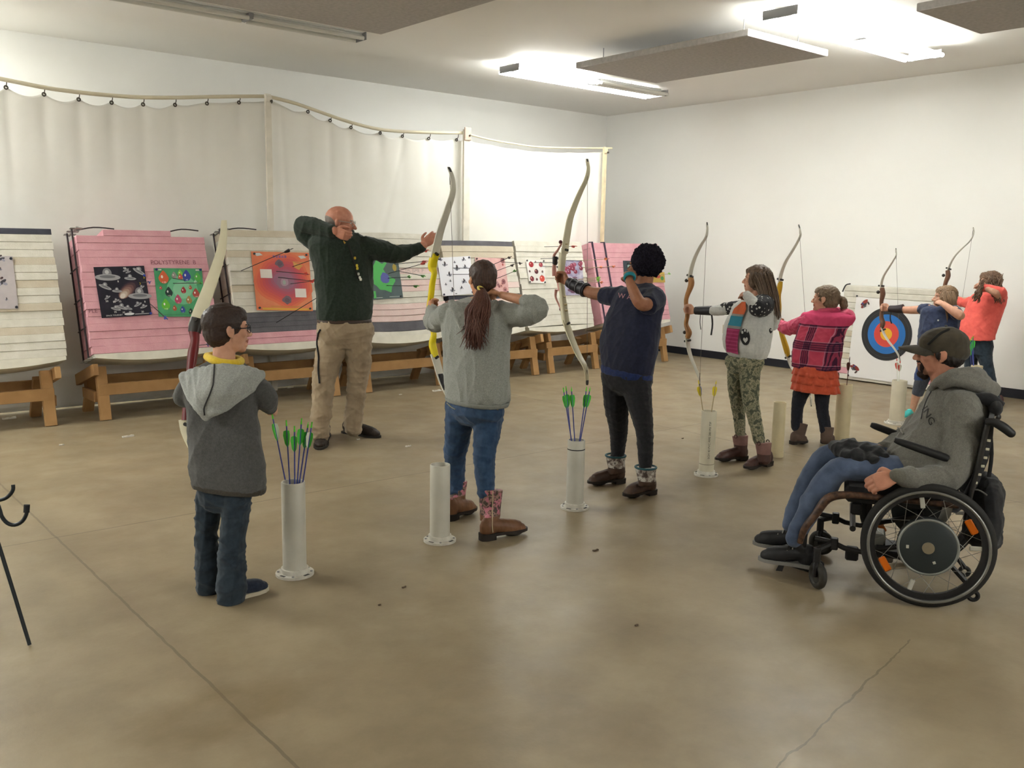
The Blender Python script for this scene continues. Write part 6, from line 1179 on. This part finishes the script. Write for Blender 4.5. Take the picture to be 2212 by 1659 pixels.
def big_wheel(sy):
    c = V((CX, sy*WY, WZ)); N = V((0, sy, .06)).normalized(); X, Y, Z = frame(N); w_ = MB(); w_.torus(c, N, WZ-.021, .021, 72, 12, flat=.8); wo = w_.build('rear_wheel', TYRE, wc, local=True)
    q = MB(); q.ring(c, N, WZ-.036, WZ-.062, .022, 72); q.build('rim', RIM, wo, local=True)
    q = MB(); q.torus(c+N*.04, N, WZ-.034, .007, 72, 10); q.build('hand_rim', HRIM, wo, local=True)
    q = MB(); n = 56; prof = [(.002, .052), (.10, .048), (.118, .040), (.126, .025), (.128, -.02), (.10, -.035), (.002, -.036)]
    q.loft([[c+N*h+(X*math.cos(2*PI*k/n)+Y*math.sin(2*PI*k/n))*r_ for k in range(n)] for r_, h in prof]); hb = q.build('motor_hub', HUBD, wo, local=True, smooth=35)
    q = MB(); q.torus(c+N*.036, N, .123, .007, 56, 8); q.build('hub_edge', HUBE, wo, local=True)
    q = MB(); q.cyl(c+N*.045, c+N*.058, .026, 24); q.cyl(c+N*.055, c+N*.061, .010, 16); q.build('hub_cap', mat('brass hub cap', '8a7f6a', .4, metal=.5), wo, local=True)
    q = MB()
    for k in range(28):
        a, a2 = 2*PI*k/28, 2*PI*k/28+(.5 if k % 2 else -.5); h = .02 if k % 4 < 2 else -.02
        q.cyl(c+N*h+(X*math.cos(a2)+Y*math.sin(a2))*.125, c+(X*math.cos(a)+Y*math.sin(a))*(WZ-.06), .0013, 5)
    q.build('spokes', SPK, wo, local=True)
    for a, m_ in ((.56, AMB), (.56+PI, AMB), (1.75, CLR), (.06, CLR), (-1.85, CLR)):
        d = V((-1, 0, 0))*math.cos(a)+V((0, 0, 1))*math.sin(a); d = (d-N*d.dot(N)).normalized(); t2 = N.cross(d); q = MB()
        if m_ is AMB: q.box(c+d*(WZ-.082)+N*.008, (.07, .032, .012), t2, d, N, bev=.005)
        else: q.box(c+d*(WZ-.088)+N*.006, (.02, .05, .010), t2, d, N, bev=.003)
        q.build('reflector', m_, wo, local=True)
    for a, r_, s_ in ((2.0, .07, .02), (.05, .085, .025)):
        q = MB(); d = X*math.cos(a)+Y*math.sin(a); q.box(c+d*r_+N*.050, (.012, s_*.6, .003), d, N.cross(d), N, bev=.001); q.build('hub_mark', CLR, wo, local=True)
big_wheel(1); big_wheel(-1)
SX0, SX1, SZ = Lp(2085, 1040, .2).x, Lp(1825, 1045, .2).x, .455
q = MB(); q.box(((SX0+SX1)/2, 0, SZ+.0), (SX1-SX0, .40, .075), bev=.02); q.build('seat_cushion', BLKC, wc, local=True)
for sy in (1, -1): q = MB(); q.box(((SX0+SX1)/2-.02, .21*sy, SZ+.035), (.28, .012, .12), bev=.004); q.build('side_guard', BLKP, wc, local=True)
B0_, B1_ = Lp(2100, 1050, .2), Lp(2150, 905, .2); bk = MB()
bx = lambda u: V((B0_.x+(B1_.x-B0_.x)*u+.0-.03*math.sin(u*3), 0, B0_.z-.08+(B1_.z-B0_.z+.08)*u))
bk.loft([[bx(u)+V((-.02 if abs(v) < .9 else .02, v*.205, 0))+V((0.03*abs(v), 0, 0)) for v in (-1, -.85, -.4, 0, .4, .85, 1)]+[bx(u)+V((0.0+.03*abs(v), v*.195, 0)) for v in (.95, .4, 0, -.4, -.95)] for u in (0, .25, .5, .75, 1)]); bo = bk.build('backrest', BLKC, wc, local=True)
for k in range(6):
    u = .25+.1*k; q = MB(); q.box(bx(u)+V((.025, .207, 0)), (.016, .004, .012), bev=.002); q.build('lacing_hole', mat('pale lacing', 'b0ac98', .6), bo, local=True)
for sy in (1, -1):
    Y_ = lambda v: V((v.x, v.y*sy, v.z))
    q = MB(); q.tube([Y_(Lp(2092, 1085, .2)), Y_(Lp(2112, 1010, .2)), Y_(Lp(2130, 930, .2)), Y_(Lp(2136, 905, .2))], .012, 10, 3); q.build('back_post', BTUBE, wc, local=True)
    q = MB(); q.tube([Y_(Lp(2128, 912, .21)), Y_(Lp(2146, 912, .21)), Y_(Lp(2166, 922, .21)), Y_(Lp(2184, 936, .21))], [.012, .018, .021, .019], 14, 4); q.ell(Y_(Lp(2184, 936, .21)), .019); q.build('push_handle', BLKP, wc, local=True)
    q = MB(); a, b2 = Lp(1932, 950, .19), Lp(2048, 991, .19); a, b2 = (a, b2) if sy > 0 else (Lp(1881, 917, -.25), Lp(1945, 941, -.25)); q.tube([a, a.lerp(b2, .15), a.lerp(b2, .6), b2], [.014, .021, .023, .023], 14, 3, flat=.8); ar = q.build('armrest', BLKP, wc, local=True)
    q = MB(); mid = a.lerp(b2, .75); mid = a.lerp(b2, 1.0); q.tube([mid, V((mid.x-.05, mid.y*.9, SZ+.06)), V((mid.x-.05, mid.y*.86, SZ))], .011, 8, 2); q.build('armrest_post', BTUBE, ar, local=True)
    p1, p2, p3, p4 = Lp(1875, 1072, .255), Lp(1825, 1069, .255), Lp(1788, 1077, .255), Lp(1738, 1142, .255)
    q = MB(); q.tube([Y_(V((SX0+.02, .22, p1.z-.01))), Y_(p1), Y_(p2), Y_(p3), Y_(p3.lerp(p4, .5)), Y_(p4), Y_(Lp(1728, 1172, .24))], [.014, .015, .018, .021, .019, .017, .014], 12, 4); q.build('front_frame', BRZ, wc, local=True)
    q = MB(); q.tube([Y_(Lp(1738, 1145, .2)), Y_(Lp(1735, 1185, .2)), Y_(Lp(1730, 1205, .16))], .015, 10, 3); q.build('foot_hanger', BTUBE, wc, local=True)
    q = MB(); q.tube([Y_(Lp(1760, 1163, .22)), Y_(Lp(1800, 1172, .22)), Y_(Lp(1860, 1192, .22)), Y_(V((CX, .22, WZ)))], .013, 10, 2); fr = q.build('lower_tube', BTUBE, wc, local=True)
    q = MB(); c = Y_(Lp(1802, 1174, .22)); q.box(c, (.035, .04, .055), bev=.005); q.build('clamp', BLKP, fr, local=True)
    cc_ = Y_(Lp(1766, 1250, .26)); cc_.z = .066
    q = MB(); q.torus(cc_, (.86, .5, 0) if sy > 0 else (.3, .95, 0), .048, .018, 32, 10, flat=1.1); nn = V((.86, .5, 0) if sy > 0 else (.3, .95, 0)); q.cyl(cc_-nn*.012, cc_+nn*.012, .036, 20); cs = q.build('caster_wheel', mat('caster rubber', '26241f', .6, .15, 20), wc, local=True)
    q = MB(); top = V((cc_.x, cc_.y*.92, .20))
    for o_ in (-1, 1): q.tube([cc_+V((.013*o_, .022*o_, 0)), cc_+V((.014*o_, .024*o_, .05)), V((cc_.x+.01, cc_.y, .125))], [.010, .012, .012], 8, 3)
    q.cyl((cc_.x+.01, cc_.y, .115), (cc_.x+.01, cc_.y, .20), .018, 14); q.build('caster_fork', BTUBE, cs, local=True)
    q = MB(); q.tube([V((cc_.x+.01, cc_.y, .19)), Y_(Lp(1800, 1172, .22))], .014, 8); q.build('caster_arm', BTUBE, wc, local=True)
    q = MB(); q.tube([V((CX-.03, sy*.17, WZ-.03)), V((CX-.19, sy*.17, .09)), V((CX-.22, sy*.17, .05))], .012, 8, 2); at = q.build('anti_tip_bar', BTUBE, wc, local=True)
    q = MB(); q.torus(V((CX-.22, sy*.17, .035)), (0, 1, 0), .02, .01, 20, 8); q.build('anti_tip_wheel', TYRE, at, local=True)
fx = Lp(1715, 1212, .1); q = MB(); q.box((fx.x, 0, fx.z-.0), (.2, .36, .015), V((.97, 0, .2)), V((0, 1, 0)), V((-.2, 0, .97)), bev=.005); q.build('footplate', BLKP, wc, local=True)
q = MB(); a = Lp(1709, 1178, .2); b2 = Lp(1690, 1233, .2); q.prism([(0, 0), (.03, 0), (.012, (a-b2).length), (.0, (a-b2).length)], b2, V((1, 0, 0)), (a-b2).normalized(), .01); q.build('dangling_strap', BLKP, wc, local=True)
q = MB(); q.cyl((CX, -.26, WZ), (CX, .26, WZ), .02, 16); q.build('axle_tube', BTUBE, wc, local=True)
q = MB(); q.cyl((Lp(1840, 1138, 0).x, -.22, .30), (Lp(1840, 1138, 0).x, .22, .30), .014, 12); q.build('cross_bar', BTUBE, wc, local=True)
for (x, y, yy), s_, m_ in (((1895, 1162, .0), (.07, .12, .07), mat('grey motor box', '77756c', .4, metal=.4)), ((1915, 1185, .05), (.11, .2, .035), BLKP), ((1905, 1200, .08), (.10, .06, .05), mat('scuffed metal part', '6d665e', .4, metal=.4)), ((1840, 1195, .1), (.06, .06, .06), BLKP), ((1850, 1098, .18), (.05, .03, .06), BLKP)):
    q = MB(); c = Lp(x, y, yy); q.box(c, s_, bev=.008); q.build('drive_unit', m_, wc, local=True)
q = MB(); c = Lp(2043, 1105, .2); q.tube([Lp(2050, 1082, .22), Lp(2043, 1110, .22), Lp(2030, 1130, .22)], [.02, .022, .016], 10, 3, flat=.4); q.build('bracket', mat('worn aluminium', '6f6d66', .4, metal=.5), wc, local=True)
q = MB(); q.tube([Lp(2100, 860, 0), Lp(2135, 862, 0), Lp(2160, 880, 0)], [.02, .03, .03], 16, 4); c = Lp(2150, 880, 0); q.ell(c, (.03, .09, .038)); hr_ = q.build('headrest', BLKC, wc, local=True, smooth=180)
q = MB(); q.tube([c, c+V((.01, 0, -.06)), c+V((.03, 0, -.12))], .014, 10, 2); q.build('headrest_post', SPK, hr_, local=True)
bag = thing('backpack', 'black backpack hanging behind the wheelchair seat', 'backpack', CO, RZ)
q = MB(); C0 = Lp(2110, 1095, 0); 
for dz, sx, sz, dy in ((.05, .075, .12, 0), (-.06, .085, .12, 0), (-.12, .09, .07, .0)): q.ell((C0.x-.035, dy, C0.z+dz), (sx, .17, sz))
q.box((C0.x-.035, 0, C0.z-.03), (.12, .30, .26), bev=.03)
me = solid(q, .008, 4); wrinkle(me, .010, .10, 5); me.materials.append(BLKC); finish('pack', me, bag, 180)
q = MB(); q.tube([Lp(2138, 920, .15), Lp(2142, 980, .16), Lp(2136, 1030, .15)], .009, 8, 3, flat=.4); q.build('shoulder_strap', BLKC, bag, local=True)
q = MB(); q.tube([Lp(2088, 1060, .175), Lp(2112, 1058, .175), Lp(2132, 1070, .17)], .004, 6, 3); q.build('zip', mat('grey zip', '4e4c48', .5), bag, local=True)

# ------------------------------------------------------------------ the seated man
s = Person('man in a grey hoodie, faded jeans and a dark cap sitting in the wheelchair', 4.40, (1900, 1270), CF, skin('tanned', 'a4705a', 'b47f67'), voxel=.004)
h = s.head((2030, 764), .238, (CF.x, CF.y, -.02), (0, 0, 1), (2052, 842, .0), .062)
tr = [(1034, 1925, 2062, 0), (1008, 1912, 2082, 0), (975, 1922, 2098, 0), (940, 1950, 2114, 0), (908, 1975, 2130, 0), (880, 1992, 2138, 0), (858, 2003, 2138, 0), (840, 2011, 2126, 0), (828, 2020, 2108, 0), (818, 2028, 2092, 0)]
s.trunk(s.b, tr, .8, k=.78); s.tube(s.b, [(1985, 1022, -.1, 26), (1900, 1014, -.07, 22), (1810, 1017, -.025, 18), (1756, 1090, .0, 14), (1720, 1165, .02, 11)]); s.tube(s.b, [(1985, 1000, .1, 26), (1900, 985, .13, 24), (1795, 984, .15, 18), (1735, 1065, .16, 15), (1708, 1130, .18, 12)])
s.tube(s.b, [(2068, 970, -.2, 22), (2050, 1028, -.22, 22), (1990, 1034, -.24, 17), (1940, 1028, -.26, 12)])
hw = (1936, 1028, -.26); hd3 = s.p((1900, 1040, -.24))-s.p(hw); hand(s.b, s.p(hw), hd3, RT*-.25+V((0, 0, -.55))+FW*.75, (0, 0, 1), .195, (.5, .9, .6), .7, .0)
s.tube(s.b, [(1960, 940, .22, 18), (1915, 968, .15, 13), (1890, 972, .08, 11)]); hand(s.b, s.p((1890, 972, .08)), s.p((1862, 980, .0))-s.p((1890, 972, .08)), (0, 0, -1), V((-CF.y, CF.x, 0)), .18, (.4, .5, .3), .2)
DKB = mat('dark beard', '2b1f1a', .9, .15, 90); s.patch(mat('beard stubble', '84604e', .9), (.30, 0, -.36), (.16, .18, .16)); s.brows(DKB); s.patch(DKB, (.05, .31, -.02), (.07, .06, .12), True); s.body()
HOOD = cloth('grey hoodie fleece', '5d5b55', '696760', 110, 500, .0015, speck=.25)
m = MB(); s.trunk(m, tr, .8); s.tube(m, [(2078, 880, -.14, 40), (2082, 930, -.19, 40), (2072, 985, -.22, 38), (2050, 1026, -.23, 34), (2008, 1036, -.24, 29), (1970, 1032, -.255, 24), (1948, 1029, -.26, 19)]); s.tube(m, [(2050, 870, .14, 36), (2000, 915, .22, 32), (1958, 945, .23, 28), (1925, 962, .17, 21), (1906, 969, .12, 17)])
ho = s.wear('hoodie', m, HOOD, .007, 4, .010, .13, 101, (1, 1, .8))
m = MB(); s.tube(m, [(1960, 1030, -.257, 18.5), (1948, 1029, -.26, 18), (1937, 1028, -.262, 16.5)]); s.wear('cuff', m, cloth('rib cuff', '55534a', '605e55', 150, 900), .006, 2, .001, .03, 2, parent=ho)
m = MB(); m.tube([s.p((2012, 842, -.02)), s.p((2022, 828, -.085)), s.p((2052, 812, -.125)), s.p((2092, 806, -.10)), s.p((2115, 812, .0)), s.p((2096, 806, .10)), s.p((2055, 812, .125)), s.p((2022, 828, .085)), s.p((2012, 842, .02))], [.016, .022, .028, .034, .038, .034, .028, .022, .016], 12, 4)
m.tube([s.p((2030, 838, -.09)), s.p((2070, 824, -.155)), s.p((2115, 832, -.12)), s.p((2138, 842, .0)), s.p((2115, 832, .12)), s.p((2070, 824, .155)), s.p((2030, 838, .09))], [.012, .026, .042, .048, .042, .026, .012], 12, 5); m.ell(s.p((2112, 826, 0)), (.07, .12, .04), CF, CL); s.wear('hood', m, HOOD, .007, 4, .006, .09, 103, (1, 1, .8), parent=ho)
word_decal('chest_letters', ho, 'ING', 2006, 899, 30, mat('dark felt letters', '2e2e2c', .9), ho, 1.12, -.35, .8)
line_decal('drawstring', ho, [(2012, 846), (2003, 862), (1994, 888), (1990, 905)], 2, mat('dark cord', '3a3a38', .8), ho)
decal('badge', ho, [[(1925, 915), (1948, 922), (1958, 940), (1934, 934)]], mat('faded badge', '55524c', .9), ho, 3, .003); line_decal('badge_letters', ho, [(1940, 925), (1947, 930), (1953, 938)], 4, mat('pale print', '8c8a82', .8), ho, .004)
m = MB(); s.trunk(m, [(1052, 1940, 2060, 0), (1020, 1925, 2075, 0), (995, 1935, 2075, 0)], .8); s.tube(m, [(1985, 1022, -.08, 36), (1920, 1014, -.07, 33), (1850, 1012, -.045, 29), (1810, 1017, -.025, 28), (1784, 1045, -.01, 29), (1760, 1080, .0, 28), (1736, 1125, .015, 23), (1716, 1162, .02, 20)]); s.tube(m, [(1985, 1000, .1, 34), (1920, 990, .13, 32), (1850, 982, .14, 29), (1797, 984, .15, 27), (1768, 1010, .155, 27), (1745, 1050, .16, 26), (1722, 1095, .17, 22), (1706, 1132, .18, 18)])
s.wear('jeans', m, DENIM3, .007, 4, .006, .13, 105, (.8, .8, 1))
SNK = mat('black sneaker', '1b1b1d', .6, .1, 30); SNS = mat('grey sneaker sole', '6e6c68', .6)
for hl, te, ak, nm in ((s.p((1766, 1204, -.0)), s.p((1641, 1196, .12)), (1718, 1165, .02), 0), (s.p((1738, 1170, .18)), s.p((1629, 1162, .30)), (1706, 1135, .19), 1)):
    z = min(hl.z, te.z)-.03; so = s.shoe('sneaker', hl, te, s.p(ak), .043, SNK, None, SNS, .075, gz=z)
    for k in range(4): m = MB(); f = (te-hl); f.z = 0; b0 = V((hl.x, hl.y, z))+f*(.42+.09*k)+V((0, 0, .088-.012*k)); r_ = f.normalized().cross(V((0, 0, 1))); m.tube([b0-r_*.028, b0+V((0, 0, .012)), b0+r_*.028], .003, 6, 3); m.build('lace', mat('grey lace', '8c8a84', .7), so)
h = s.h; m = MB(); h.e(m, (-.17, 0, -.04), (.32, .345, .27), 18); h.e(m, (.045, .288, .02), (.07, .045, .13), 10); h.e(m, (.045, -.288, .02), (.07, .045, .13), 10); s.wear('hair', m, hairmat('near black hair', '1c1716', '2b2320', (60, 60, 60)), .005, 3, .003, .03, 106)
m = MB(); h.e(m, (.295, 0, -.43), (.105, .125, .09), 14); h.e(m, (.25, 0, -.475), (.09, .10, .07), 14); h.e(m, (.372, 0, -.18), (.052, .125, .024), 12)
for k in (-1, 1): h.e(m, (.315, k*.118, -.28), (.05, .03, .11), 10)
s.wear('goatee', m, DKB, .004, 2, .003, .02, 107)
CAPM = cloth('dark olive cap cotton', '2b2821', '473e30', 11, 700, .001); m = MB(); h.e(m, (-.07, 0, .20), (.475, .385, .355), 22); h.e(m, (-.22, 0, .06), (.35, .37, .24), 18); h.e(m, (.05, 0, .22), (.37, .365, .26), 18)
cp = s.wear('cap', m, CAPM, .005, 3, .004, .10, 108)
m = MB(); rows_ = []
for i in range(9):
    b_ = -1+2*i/8; a0 = .36*math.cos(b_*1.0); L_ = .42*math.sqrt(max(0, 1-(b_*.98)**2)); rows_.append([h.pt(a0-.06+(L_+.06)*u, b_*.34, .15-.06*u*u-.14*b_*b_*(1-.25*u)+dz) for dz, us in ((.012, (0, .35, .7, 1)), (-.022, (1, .7, .35, 0))) for u in us])
m.loft(rows_); m.build('brim', CAPM, cp, smooth=60)
m = MB(); h.e(m, (-.07, 0, .565), (.03, .03, .014), 10); m.build('cap_button', CAPM, cp); line_decal('cap_seam', cp, [(2005, 744), (2030, 722), (2050, 712)], 6, mat('black cap seam', '151412', .8), cp)
m = MB(); m.torus(s.p((1899, 1049, -.247)), hd3, .0115, .0022, 18, 6); m.build('ring', mat('silver ring', 'b9b6ae', .3, metal=.8), s.o)
bd = thing('bundled_jacket', 'black bundled jacket lying on the lap of the seated man', 'jacket', (s.p((1850, 985, 0)).x, s.p((1850, 985, 0)).y, .5)); m = MB()
for x, y, d_, r_ in ((1812, 968, .08, 17), (1835, 966, .06, 20), (1862, 972, .03, 20), (1890, 978, .0, 18), (1905, 984, -.02, 13), (1850, 985, -.02, 16), (1880, 990, -.04, 14), (1825, 980, .02, 14)): m.ell(P(x, y, 4.4+d_-.02), (r_*4.4/FPX*1.2, .07, r_*4.4/FPX), RT, V((FW.x, FW.y, 0)).normalized())
me = solid(m, .006, 3, V(bd.location)); wrinkle(me, .009, .09, 9); me.materials.append(BLKC); finish('cloth', me, bd, 180)
